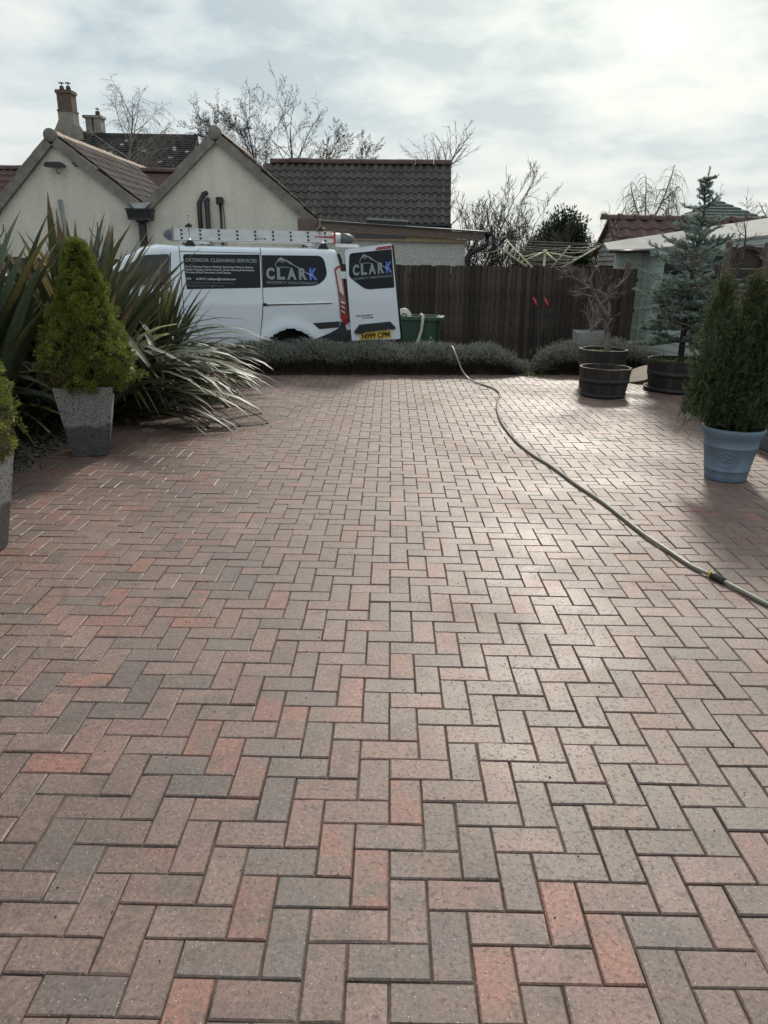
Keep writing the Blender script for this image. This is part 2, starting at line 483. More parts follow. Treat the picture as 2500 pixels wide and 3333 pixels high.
simple('red_plastic', (0.42, 0.04, 0.045), 0.45, var=0.12)
simple('brass', (0.55, 0.40, 0.20), 0.35, metal=0.8, var=0.1)
simple('bin_green', (0.028, 0.075, 0.048), 0.5, var=0.15, scale=3)
simple('bin_print', (0.45, 0.50, 0.46), 0.6, var=0.1)
simple('cream_plastic', (0.58, 0.55, 0.46), 0.5, var=0.1)
simple('airer_steel', (0.56, 0.54, 0.36), 0.5, var=0.15, scale=10)
simple('line_cord', (0.52, 0.51, 0.42), 0.6, var=0.1)
simple('hose_grey', (0.22, 0.21, 0.18), 0.34, var=0.12, scale=3)
simple('hose_yellow', (0.62, 0.36, 0.03), 0.45, var=0.1)
simple('pot_blue', (0.150, 0.210, 0.280), 0.5, stain=0.15, var=0.14, scale=7, bump=0.1, bscale=90)
simple('trough_grey', (0.30, 0.31, 0.30), 0.9, var=0.2, scale=8, bump=0.3)
simple('bark_grey', (0.17, 0.15, 0.125), 0.85, var=0.35, scale=14, bump=0.5, bscale=50)
simple('bark_dark', (0.055, 0.046, 0.040), 0.9, var=0.3, scale=10)
simple('twig_brown', (0.070, 0.054, 0.046), 0.85, var=0.3, scale=10)
simple('twig_pale', (0.24, 0.215, 0.195), 0.85, var=0.3, scale=6)
simple('twig_willow', (0.26, 0.255, 0.175), 0.85, var=0.25, scale=6)
simple('twig_red', (0.15, 0.105, 0.09), 0.6, var=0.35, scale=12)
simple('paint_mark', (0.62, 0.60, 0.56), 0.8, var=0.15, scale=30)
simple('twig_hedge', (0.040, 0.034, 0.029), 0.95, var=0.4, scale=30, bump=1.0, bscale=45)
leafmat('foliage', 0.55, 0.28)
leafmat('foliage_hedge', 0.8, 0.12, spec=0.2)
leafmat('flax', 0.45, 0.14, spec=0.4, col='obj')


def planter_mat():
    m, t, b = newmat('terrazzo')
    L = t.links.new
    tc = N(t, 'ShaderNodeTexCoord')
    vo = N(t, 'ShaderNodeTexVoronoi', inp={'Scale': 120.0}); L(tc.outputs['Object'], vo.inputs['Vector'])
    sp = N(t, 'ShaderNodeSeparateColor'); L(vo.outputs['Color'], sp.inputs[0])
    rp = N(t, 'ShaderNodeValToRGB'); L(sp.outputs[0], rp.inputs[0])
    e = rp.color_ramp.elements
    e[0].position = 0.0; e[0].color = (0.055, 0.055, 0.058, 1)
    e[1].position = 1.0; e[1].color = (0.32, 0.315, 0.30, 1)
    a = e.new(0.16); a.color = (0.10, 0.10, 0.10, 1)
    a = e.new(0.24); a.color = (0.195, 0.195, 0.19, 1)
    a = e.new(0.85); a.color = (0.235, 0.235, 0.225, 1)
    # damp tide mark along the foot
    sz = N(t, 'ShaderNodeSeparateXYZ'); L(tc.outputs['Object'], sz.inputs[0])
    nz = N(t, 'ShaderNodeTexNoise', inp={'Scale': 5.0, 'Detail': 5.0}); L(tc.outputs['Object'], nz.inputs['Vector'])
    ma = N(t, 'ShaderNodeMath', operation='MULTIPLY_ADD', inp={1: 0.22}); L(nz.outputs['Fac'], ma.inputs[0]); L(sz.outputs[2], ma.inputs[2])
    mr = N(t, 'ShaderNodeMapRange', inp={1: 0.345, 2: 0.375, 3: 0.36, 4: 1.0}); L(ma.outputs[0], mr.inputs[0])
    hs = N(t, 'ShaderNodeHueSaturation'); L(mr.outputs[0], hs.inputs['Value']); L(rp.outputs[0], hs.inputs['Color'])
    L(hs.outputs[0], b.inputs['Base Color'])
    b.inputs['Roughness'].default_value = 0.8
    n2 = N(t, 'ShaderNodeTexNoise', inp={'Scale': 90.0, 'Detail': 4.0}); L(tc.outputs['Object'], n2.inputs['Vector'])
    bp = N(t, 'ShaderNodeBump', inp={'Strength': 0.5, 'Distance': 0.006}); L(n2.outputs['Fac'], bp.inputs['Height']); L(bp.outputs[0], b.inputs['Normal'])
    return m


planter_mat()


def brick_mat():
    m, t, b = newmat('chimney_brick')
    L = t.links.new
    tc = N(t, 'ShaderNodeTexCoord')
    mp = N(t, 'ShaderNodeMapping', inp={'Rotation': (R_(90), 0, 0)}); L(tc.outputs['Object'], mp.inputs[0])
    br = N(t, 'ShaderNodeTexBrick', inp={'Scale': 1.0, 'Brick Width': 0.22, 'Row Height': 0.075, 'Mortar Size': 0.01,
                                         'Color1': (0.15, 0.075, 0.055, 1), 'Color2': (0.09, 0.055, 0.045, 1), 'Mortar': (0.16, 0.145, 0.125, 1)})
    L(mp.outputs[0], br.inputs['Vector']); L(br.outputs['Color'], b.inputs['Base Color'])
    b.inputs['Roughness'].default_value = 0.9


brick_mat()

# ------------------------------------------------------------------ placing parts by world coordinates


def wm(o):
    m = o.matrix_basis.copy()
    if o.parent: m = wm(o.parent) @ o.matrix_parent_inverse @ m
    return m


def wpart(mb, name, mat, parent, **kw):
    """mb holds world coordinates; the part keeps them under its parent"""
    o = link(name, mb if isinstance(mb, bpy.types.Mesh) else mb.mesh(name), None, MAT[mat])
    o.parent = parent
    o.matrix_parent_inverse = wm(parent).inverted()
    for k, v in kw.items(): o[k] = v
    return o


# ------------------------------------------------------------------ ground
def smooth01(x): x = np.clip(x, 0, 1); return x * x * (3 - 2 * x)


def ground_z(x, y):
    edge = 11.25 + 0.13 * x
    return -0.055 - 0.195 * smooth01((y - edge) / 0.9)


def build_ground():
    xs = np.concatenate([[-900, -200, -60, -25], np.arange(-14, 14.1, 0.5), [25, 60, 200, 900]])
    ys = np.concatenate([[-300, -60, -15], np.arange(-5, 20.1, 0.4), [26, 40, 80, 200, 500, 1500]])
    X, Y = np.meshgrid(xs, ys)
    Z = ground_z(X, Y)
    V = np.stack([X, Y, Z], -1).reshape(-1, 3)
    nx, ny = len(xs), len(ys)
    I = np.arange(nx * ny).reshape(ny, nx)
    F = np.stack([I[:-1, :-1], I[:-1, 1:], I[1:, 1:], I[1:, :-1]], -1).reshape(-1, 4)
    tag(link('ground', fast_mesh('ground', V, F, smooth=True), mat=MAT['earth']), kind='structure')


build_ground()

# grassy bank behind the fence
mb = MB()
bank = []
for j in range(9):
    for i in range(13):
        x = 4.5 + i * 1.2; y = 21 + j * 1.1
        h = 2.25 * math.exp(-((x - 10) / 5.5) ** 2) * math.exp(-((y - 25.5) / 3.2) ** 2)
        bank.append((x, y, -0.26 + h + 0.05 * random.random()))
mb.add(bank, [(j * 13 + i, j * 13 + i + 1, j * 13 + i + 14, j * 13 + i + 13) for j in range(8) for i in range(12)], True)
tag(mb.build('grass_bank', MAT['grass']), kind='structure')

# ------------------------------------------------------------------ block paving, 90 degree herringbone
PAV_T = Matrix.Translation((-1.1674, 2.0553, 0)) @ Matrix.Rotation(-0.00349, 4, 'Z')
FAR = lambda x: 10.62 + 0.125 * (x + 2)
LEFT_EDGE = -2.62

BROWN = [(0.205, 0.147, 0.124), (0.225, 0.160, 0.135), (0.188, 0.138, 0.118), (0.230, 0.167, 0.141), (0.21, 0.155, 0.132)]
GREY = [(0.168, 0.135, 0.120), (0.152, 0.126, 0.114), (0.180, 0.145, 0.128), (0.168, 0.142, 0.125)]
RED = [(0.275, 0.135, 0.105), (0.255, 0.13, 0.102), (0.295, 0.150, 0.116), (0.265, 0.145, 0.115)]
PINK = [(0.25, 0.158, 0.132), (0.24, 0.158, 0.135)]
SEEN_RED = {('H', 4, -4), ('V', 7, -8), ('V', 8, -5), ('V', 10, -3), ('V', 11, -4), ('V', 5, 2), ('V', 6, 1), ('V', 7, 0), ('V', 8, 3),
            ('V', 12, -1), ('V', 16, -5), ('V', 14, -7), ('V', 22, -3), ('H', 12, 4), ('V', 10, 5), ('V', 7, 4), ('H', 9, 3),
            ('V', 14, 9), ('H', 14, 6), ('H', -1, 5), ('H', 0, 0), ('H', 8, 12), ('V', 10, 13)}
SEEN_PINK = {('H', 13, -1), ('H', 12, 0), ('H', 11, 1), ('V', 20, -5), ('H', 16, -8), ('V', 17, 2), ('V', 18, 1), ('H', 13, -5), ('V', 2, 1), ('V', 1, 2),
             ('H', 8, -8), ('H', 20, -4), ('H', 15, -7)}
SEEN_GREY = {('V', 13, -6), ('H', 16, -4), ('V', 15, -4), ('H', 22, -2), ('V', 11, 4), ('H', 12, -8), ('H', 7, 1), ('H', 5, -1), ('V', 9, -6),
             ('H', 7, -7), ('H', 19, -3), ('H', 12, -4), ('H', 8, -4), ('H', 8, 4), ('H', 18, -6), ('H', 20, 0)}
noise_grid = rng.random((80, 80))


def paver_colour(k, i, j):
    if (k, i, j) in SEEN_RED: c = random.choice(RED)
    elif (k, i, j) in SEEN_PINK: c = random.choice(PINK)
    elif (k, i, j) in SEEN_GREY: c = random.choice(GREY)
    else:
        q = random.random()
        near = j < 12
        c = random.choice(RED if q < (0.07 if near else 0.10) else PINK if q < 0.22 else GREY if q < 0.42 else BROWN)
    if j > 8:
        f = min(.28, (j - 8) * .02); m_ = (0.212, 0.155, 0.132); c = tuple(a * (1 - f) + b_ * f for a, b_ in zip(c, m_))
    v = random.uniform(0.90, 1.10) * .90
    return (c[0] * v * 1.08, c[1] * v * .97, c[2] * v * .97, random.random())


def paver_verts(hx, hy, wear=0.0011):
    """chamfered block, its top at z = 0"""
    c, d = 0.0042, 0.0042
    top = [(-hx + c, -hy + c, 0), (hx - c, -hy + c, 0), (hx - c, hy - c, 0), (-hx + c, hy - c, 0)]
    mid = [(-hx, -hy, -d), (hx, -hy, -d), (hx, hy, -d), (-hx, hy, -d)]
    if wear:
        top = [(x + random.gauss(0, wear), y + random.gauss(0, wear), -abs(random.gauss(0, wear * .5))) for x, y, z in top]
        mid = [(x - math.copysign(abs(random.gauss(0, wear * .8)), x), y - math.copysign(abs(random.gauss(0, wear * .8)), y), z) for x, y, z in mid]
    bot = [(x, y, -0.045) for x, y, _ in mid]
    V = top + mid + bot
    F = [(0, 1, 2, 3)]
    for a in range(4):
        b_ = (a + 1) % 4
        F.append((4 + a, 4 + b_, b_, a)); F.append((8 + a, 8 + b_, 4 + b_, 4 + a))
    return V, F


def build_paving():
    base = MB()
    pts = [(-2.84, -2.0), (4.7, -2.0), (4.7, FAR(4.7) + 0.1), (-2.84, FAR(-2.84) + 0.1)]
    base.add([(x, y, -0.0070) for x, y in pts] + [(x, y, -0.2) for x, y in pts],
             [(0, 1, 2, 3), (0, 4, 5, 1), (1, 5, 6, 2), (2, 6, 7, 3), (3, 7, 4, 0)])
    pav = tag(base.build('paving', MAT['joint_sand']), kind='structure')
    J = 0.0015
    items = []
    for i in range(-22, 66):
        for j in range(-44, 100):
            for k, ok, w, h in (('H', (i + j) % 4 == 0, 2, 1), ('V', (i + j) % 4 == 3, 1, 2)):
                if not ok: continue
                x0, x1, y0, y1 = i * .1, (i + w) * .1, (j - h) * .1, j * .1
                c = PAV_T @ Vector(((x0 + x1) / 2, (y0 + y1) / 2, 0))
                if c.y > FAR(c.x) + 0.05 or c.y < -1.9 or c.x > 4.65: continue
                lx = LEFT_EDGE - PAV_T.translation.x
                if x1 < lx + 0.03: continue
                x0 = max(x0, lx)
                cc = PAV_T @ Vector(((x0 + x1) / 2, (y0 + y1) / 2, 0))
                items.append((cc, (x1 - x0) / 2 - J, (y1 - y0) / 2 - J, paver_colour(k, i, j), k))
    # header course along the bed
    y = -1.9
    while y < 10.5:
        items.append((Vector((-2.722, y + 0.05, 0)), 0.1 - J, 0.05 - J, paver_colour('E', 0, 99), 'E'))
        y += 0.1
    def area(it):   # how large it shows
        d = it[0]
        dist = math.hypot(d.x, d.y, 1.574)
        inview = d.y > 0.95 and abs(d.x) < 0.16 + 0.60 * d.y
        return (0 if inview else 1, dist)
    items.sort(key=area)
    shared = {}
    for n, (c, hx, hy, colr, k) in enumerate(items[:300]):
        key = (round(hx, 3), round(hy, 3), n % 24)
        if key not in shared:
            V, F = paver_verts(hx, hy)
            me = bpy.data.meshes.new('paver'); me.from_pydata(V, [], F); me.update()
            me.materials.append(MAT['paver_one']); shared[key] = me
        o = link('paver', shared[key], pav, loc=(c.x, c.y, random.gauss(0, 0.0013)),
                 rot=(random.gauss(0, .005), random.gauss(0, .004), -0.00349 + random.gauss(0, .003)))
        o.color = colr
    VV, FF, CC = [], [], []
    o = 0
    for c, hx, hy, colr, k in items[300:]:
        V, F = paver_verts(hx, hy)
        M = Matrix.Translation((c.x, c.y, random.gauss(0, 0.0013))) @ Matrix.Rotation(-0.00349 + random.gauss(0, .003), 4, 'Z') \
            @ Matrix.Rotation(random.gauss(0, .005), 4, 'X') @ Matrix.Rotation(random.gauss(0, .004), 4, 'Y')
        VV += [tuple(M @ Vector(v)) for v in V]; FF += [[q + o for q in f] for f in F]; CC += [colr] * 12; o += 12
    st = link('pavers', fast_mesh('pavers', VV, FF, col=CC), pav, MAT['paver_many'])
    tag(st, 'herringbone block pavers further from the camera', kind='stuff')
    # chalky white drips on the paving near the hose
    for (x, y, r) in ((1.09, 9.42, .05), (1.16, 9.33, .045), (1.19, 9.22, .06), (1.12, 9.15, .03), (1.06, 9.3, .02)):
        m_ = MB(); n = 11
        m_.add([(x + r * (0.6 + random.random() * .7) * math.cos(a * 2 * math.pi / n) * .7, y + r * (0.6 + random.random() * .7) * math.sin(a * 2 * math.pi / n), 0.0022) for a in range(n)], [tuple(range(n))])
        m_.build('paint_splash', MAT['paint_mark'], pav)


build_paving()


def pebbles(n, fx, name, mat, label, smin, smax):
    base = np.array([(1, 0, 0), (0, 1, 0), (-1, 0, 0), (0, -1, 0), (0, 0, .62), (0, 0, -.62)], float)
    tri = np.array([(0, 1, 4), (1, 2, 4), (2, 3, 4), (3, 0, 4), (1, 0, 5), (2, 1, 5), (3, 2, 5), (0, 3, 5)])
    P = fx(n)
    V = base[None] * rng.uniform(smin, smax, (n, 1, 1)) * rng.uniform(.65, 1.3, (n, 1, 3))
    a = rng.uniform(0, 6.28, n); c, s = np.cos(a), np.sin(a)
    V = np.stack([V[..., 0] * c[:, None] - V[..., 1] * s[:, None], V[..., 0] * s[:, None] + V[..., 1] * c[:, None], V[..., 2]], -1) + P[:, None]
    F = (tri[None] + 6 * np.arange(n)[:, None, None]).reshape(-1, 3)
    return tag(link(name, fast_mesh(name, V.reshape(-1, 3), F), mat=MAT[mat]), label, kind='stuff')


def crumbs(n):
    x = rng.uniform(-2.5, 3.4, n); y = rng.uniform(0.9, 10.5, n)
    return np.stack([x, y, np.full(n, .001)], 1)


pebbles(1500, crumbs, 'grit', 'soil', 'dark crumbs of soil scattered over the paving', .0015, .0042)


def litter(n):
    x = rng.uniform(-2.3, 4.2, n)
    return np.stack([x, FAR(x) - np.abs(rng.normal(0, .14, n)), np.full(n, .002)], 1)


pebbles(700, litter, 'litter', 'twig_brown', 'dry bits fallen along the foot of the lavender hedges', .003, .009)


def bed(n):
    x = rng.uniform(-5.2, -2.86, n); x = -2.86 - (-2.86 - x) ** 1.25 * 0.8
    return np.stack([x, rng.uniform(3.6, 9.0, n), -0.045 + rng.uniform(-.005, .012, n)], 1)


pebbles(9000, bed, 'gravel', 'gravel', 'small brown stones under the flax leaves beside the paving', .008, .02)


def gap(n):
    x = rng.uniform(1.7, 3.4, n); y = rng.uniform(11.1, 15.2, n)
    return np.stack([x, y, ground_z(x, y) + 0.004], 1)


pebbles(4500, gap, 'gravel', 'gravel', 'loose stones in the gap between the two lavender hedges', .01, .025)

# ------------------------------------------------------------------ roof tiles


def tile_mesh(name, w, l, waves, amp, mat, th=0.022, n=10):
    V, F = [], []
    for r, (y, dz) in enumerate(((0, -0.022), (l, 0.0), (l, -th))):
        for k in range(n + 1):
            x = w * k / n
            z = amp * (0.5 + 0.5 * math.cos(2 * math.pi * waves * x / w)) ** 1.3 if r < 2 else \
                amp * (0.5 + 0.5 * math.cos(2 * math.pi * waves * x / w)) ** 1.3 * 0.9
            V.append((x, y, z + dz + 0.02))
    for r in range(2):
        for k in range(n):
            a = r * (n + 1) + k
            F.append((a, a + 1, a + n + 2, a + n + 1))
    me = bpy.data.meshes.new(name); me.from_pydata(V, [], F); me.update()
    me.materials.append(MAT[mat])
    return me


def tile_roof(parent, me, O, A, D, ncol, nrow, w, l, skip=None):
    """tiles as parts: O top left corner, A across, D down the slope"""
    A = Vector(A).normalized(); D = Vector(D).normalized(); Nn = A.cross(D)
    if Nn.z < 0: Nn = -Nn
    for r in range(nrow):
        for c in range(ncol):
            if skip and skip(c, r): continue
            p = Vector(O) + A * (c * w) + D * (r * l)
            M = Matrix(((A.x, D.x, Nn.x, p.x), (A.y, D.y, Nn.y, p.y), (A.z, D.z, Nn.z, p.z), (0, 0, 0, 1)))
            j = Matrix.Translation((random.gauss(0, .002), random.gauss(0, .004), random.gauss(0, .0015))) @ Matrix.Rotation(random.gauss(0, .006), 4, 'Z')
            o = link('roof_tile', me)
            o.parent = parent
            o.matrix_parent_inverse = wm(parent).inverted()
            o.matrix_basis = M @ j


def ridge_tiles(parent, P0, P1, r, step, mat, name='ridge_tile', collar=0.0, n=10):
    P0, P1 = Vector(P0), Vector(P1)
    d = (P1 - P0); ln = d.length; d.normalize()
    s = d.cross(Vector((0, 0, 1))).normalized(); u = s.cross(d)
    k = max(1, round(ln / step))
    for i in range(k):
        mb = MB(); vs, fs = [], []
        a0, a1 = P0 + d * (ln * i / k + .004), P0 + d * (ln * (i + 1) / k - .004)
        dz = random.gauss(0, .004)
        segs = [(a0, r + collar), (a0 + d * 0.09, r + collar), (a0 + d * 0.10, r), (a1, r)] if collar else [(a0, r), (a1, r)]
        for (p, rr) in segs:
            for q in range(n + 1):
                t = math.pi * q / n
                vs.append(p + s * math.cos(t) * rr + u * (math.sin(t) * rr + dz))
        for g in range(len(segs) - 1):
            for q in range(n): fs.append((g * (n + 1) + q, g * (n + 1) + q + 1, (g + 1) * (n + 1) + q + 1, (g + 1) * (n + 1) + q))
        fs.append(tuple(range(n + 1)))
        mb.add(vs, fs)
        wpart(mb, name, mat, parent)


T_WARM = tile_mesh('roof_tile', .37, .33, 2, .055, 'tile_warm', .032, 12)
T_BROWN = tile_mesh('roof_tile', .37, .34, 2, .052, 'tile_brown', .036, 12)
T_RED = tile_mesh('roof_tile', .325, .40, 1, .055, 'tile_red')
T_REDB = tile_mesh('roof_tile', .37, .34, 2, .04, 'tile_red')

# ------------------------------------------------------------------ bungalow with two gables
XZ = lambda Y: (lambda u, v, d: (u, Y + d, v))


def slab(mb, a, b, c, d, th=0.06):
    """roof plane a b c d (a-b along the ridge), with thickness below"""
    P = [Vector(p) for p in (a, b, c, d)]
    n = (P[1] - P[0]).cross(P[3] - P[0]).normalized()
    if n.z < 0: n = -n
    Q = [p - n * th for p in P]
    return mb.add(P + Q, [(0, 1, 2, 3), (7, 6, 5, 4), (0, 4, 5, 1), (1, 5, 6, 2), (2, 6, 7, 3), (3, 7, 4, 0)])


def build_bungalow():
    H = empty('bungalow', (-5.3, 17.0, -0.25), 0, 'cream roughcast bungalow with two pointed gables behind the van', 'house')
    g1 = [(-8.95, -0.25), (-5.33, -0.25), (-5.33, 2.62), (-5.46, 2.66), (-7.09, 3.87), (-8.95, 2.02)]
    wpart(MB().prism(g1, XZ(17.0), 0, .25), 'gable_wall', 'render_cream', H, label='left gable wall in cream roughcast')
    g2 = [(-5.33, -0.25), (-1.72, -0.25), (-1.72, 2.46), (-3.65, 3.98), (-5.14, 2.66), (-5.33, 2.62)]
    wpart(MB().prism(g2, XZ(17.0), 0.004, .25), 'gable_wall', 'render_cream', H, label='right gable wall in cream roughcast')
    wpart(MB().box(-1.97, -1.72, 17.26, 21, -.25, 2.4), 'side_wall', 'render_cream', H)
    # roofs
    mb = MB(); slab(mb, (-7.1, 16.93, 3.98), (-7.1, 25, 3.98), (-5.36, 25, 2.66), (-5.36, 16.93, 2.66))
    slab(mb, (-7.1, 16.93, 3.98), (-7.1, 25, 3.98), (-9.3, 25, 1.76), (-9.3, 16.93, 1.76))
    r1 = wpart(mb, 'roof', 'tile_warm', H, label='ribbed brown tiled roof of the left gable')
    D1 = Vector((1.74, 0, -1.32))
    tile_roof(r1, T_WARM, (-7.04, 16.97, 3.975), (0, 1, 0), D1, 20, 7, .37, .30)
    ridge_tiles(r1, (-7.1, 16.92, 3.97), (-7.1, 24.9, 3.97), .12, .45, 'ridge_pale')
    mb = MB(); slab(mb, (-3.66, 16.93, 4.08), (-3.66, 20.6, 4.08), (-1.5, 20.6, 2.33), (-1.5, 16.93, 2.33))
    slab(mb, (-3.66, 16.93, 4.08), (-3.66, 24, 4.08), (-5.24, 24, 2.66), (-5.24, 16.93, 2.66))
    r2 = wpart(mb, 'roof', 'tile_warm', H, label='ribbed brown tiled roof of the right gable')
    tile_roof(r2, T_WARM, (-3.60, 16.97, 4.07), (0, 1, 0), (2.16, 0, -1.75), 9, 9, .37, .30)
    ridge_tiles(r2, (-3.66, 16.92, 4.07), (-3.66, 20.6, 4.07), .12, .45, 'ridge_pale')
    # verges bedded in cement, overlapping tile ends, and the round ends of the ridges
    for (a, z, ends) in ((-7.1, 4.0, ((-9.3, 1.76), (-5.36, 2.66))), (-3.66, 4.1, ((-5.24, 2.66), (-1.45, 2.30)))):
        for (bx, bz) in ends:
            vd = Vector((bx - a, 0, bz - z)); ln = vd.length; vd.normalize()
            nn = Vector((-vd.z, 0, vd.x));  nn = nn if nn.z > 0 else -nn
            mb = MB()
            k = max(1, round(ln / .55))
            for i in range(k):
                p0 = Vector((a, 0, z)) + vd * (ln * i / k); p1 = Vector((a, 0, z)) + vd * (ln * (i + 1) / k + .03)
                up = 0.035 + .012 * (i % 2)
                q = [p0 + nn * (up - .01), p1 + nn * (up + .012), p1 - nn * .15, p0 - nn * .15]
                y0 = 16.885 - .006 * (i % 2)
                mb.add([(p.x, y0, p.z) for p in q] + [(p.x, 17.02, p.z) for p in q],
                       [(0, 1, 2, 3), (7, 6, 5, 4), (0, 4, 5, 1), (1, 5, 6, 2), (2, 6, 7, 3), (3, 7, 4, 0)])
            wpart(mb, 'verge', 'cement', H)
        mb = MB(); mb.lathe([(0, .0), (.10, 0), (.135, .02), (.135, .14)], 20, M=Matrix.Translation((a, 16.86, z - .02)) @ Matrix.Rotation(R_(-90), 4, 'X'))
        wpart(mb, 'ridge_end', 'cement', H)
    # cross roof behind, red ridge
    mb = MB(); slab(mb, (-13.5, 22, 3.84), (-2.5, 22, 3.84), (-2.5, 20.2, 2.6), (-13.5, 20.2, 2.6))
    r3 = wpart(mb, 'roof', 'tile_red', H, label='red tiled roof behind the left gable')
    tile_roof(r3, T_REDB, (-12.6, 21.97, 3.83), (1, 0, 0), (0, -1.8, -1.24), 13, 5, .37, .30)
    ridge_tiles(r3, (-13.4, 22, 3.84), (-2.6, 22, 3.84), .11, .45, 'ridge_red')
    # hopper and downpipe in the valley
    hp = MB()
    M = Matrix.Translation((-5.325, 16.84, 2.36))
    def ring(x, y, z): return [(-x, -y, z), (x, -y, z), (x, y, z), (-x, y, z)]
    rs = [ring(.26, .11, .0), ring(.245, .105, .025), ring(.27, .125, .19), ring(.285, .14, .195), ring(.285, .14, .225)]
    vs = [M @ Vector(p) for r in rs for p in r]
    fs = [(i * 4 + k, i * 4 + (k + 1) % 4, i * 4 + 4 + (k + 1) % 4, i * 4 + 4 + k) for i in range(4) for k in range(4)] + [(3, 2, 1, 0), (16, 17, 18, 19)]
    hp.add(vs, fs)
    hop = wpart(hp, 'rain_hopper', 'black_plastic', H)
    wpart(MB().lathe([(.03, 2.36), (.13, 2.36), (.13, 2.33), (.085, 2.30), (.085, 2.26), (.08, -.2)], 14, (-5.31, 16.86, 0)), 'downpipe', 'black_plastic', H)
    ld = MB(); ld.add([(-5.55, 16.87, 2.70), (-5.42, 16.78, 2.58), (-5.22, 16.78, 2.58), (-5.10, 16.87, 2.72), (-5.3, 17.0, 2.66),
                       (-5.42, 16.85, 2.56), (-5.22, 16.85, 2.56)], [(0, 1, 2, 3), (0, 3, 4), (1, 5, 6, 2), (0, 5, 1), (3, 2, 6)])
    wpart(ld, 'valley_lead', 'lead', H)
    # flood light, small bracket
    lm = MB(); lm.prism([(-7.22, 3.36), (-6.86, 3.36), (-6.83, 3.40), (-6.90, 3.46), (-7.19, 3.455), (-7.23, 3.40)], XZ(16.72), 0, .19)
    lamp = wpart(lm, 'wall_lamp', 'black_plastic', H)
    wpart(MB().box(-7.05, -6.99, 16.90, 17.0, 3.38, 3.43), 'bracket', 'black_plastic', lamp)
    wpart(MB().tube([(-7.05, 16.9, 3.36), (-7.06, 16.93, 3.28), (-7.0, 16.98, 3.25)], .008, 5), 'cable', 'black_plastic', lamp)
    wpart(MB().box(-6.71, -6.65, 16.93, 17.0, 3.44, 3.50).box(-6.67, -6.63, 16.95, 17.0, 3.40, 3.44), 'wall_bracket', 'black_plastic', H)
    # pipes on the right gable
    wpart(MB().tube([(-3.93, 17.02, 2.93), (-3.97, 16.93, 2.90), (-4.07, 16.9, 2.72), (-4.055, 16.9, -.2)], .052, 10), 'soil_pipe', 'black_plastic', H)
    wpart(MB().tube([(-3.90, 17.02, 2.80), (-3.905, 16.91, 2.77), (-3.89, 16.9, -.2)], .05, 10), 'soil_pipe', 'black_plastic', H)
    wpart(MB().tube([(-3.63, 16.95, 2.78), (-3.60, 16.95, -.2)], .026, 8), 'cable_pipe', 'black_plastic', H)
    wpart(MB().tube([(-3.585, 16.97, 2.74), (-3.56, 16.96, 2.5), (-3.54, 16.97, 1.2)], .009, 5), 'cable', 'black_plastic', H)
    wpart(MB().bbox(-3.705, -3.555, 16.86, 17.0, 2.70, 2.85, .02), 'junction_box', 'black_plastic', H)
    # three grey conduits on the left gable
    for (x, zt, sk) in ((-7.30, 2.58, .08), (-7.10, 2.75, .05), (-7.05, 2.75, .05)):
        wpart(MB().tube([(x, 16.96, zt), (x + sk * .5, 16.96, 1.9), (x + sk, 16.96, 1.2)], .018, 7), 'conduit', 'lead', H)


build_bungalow()


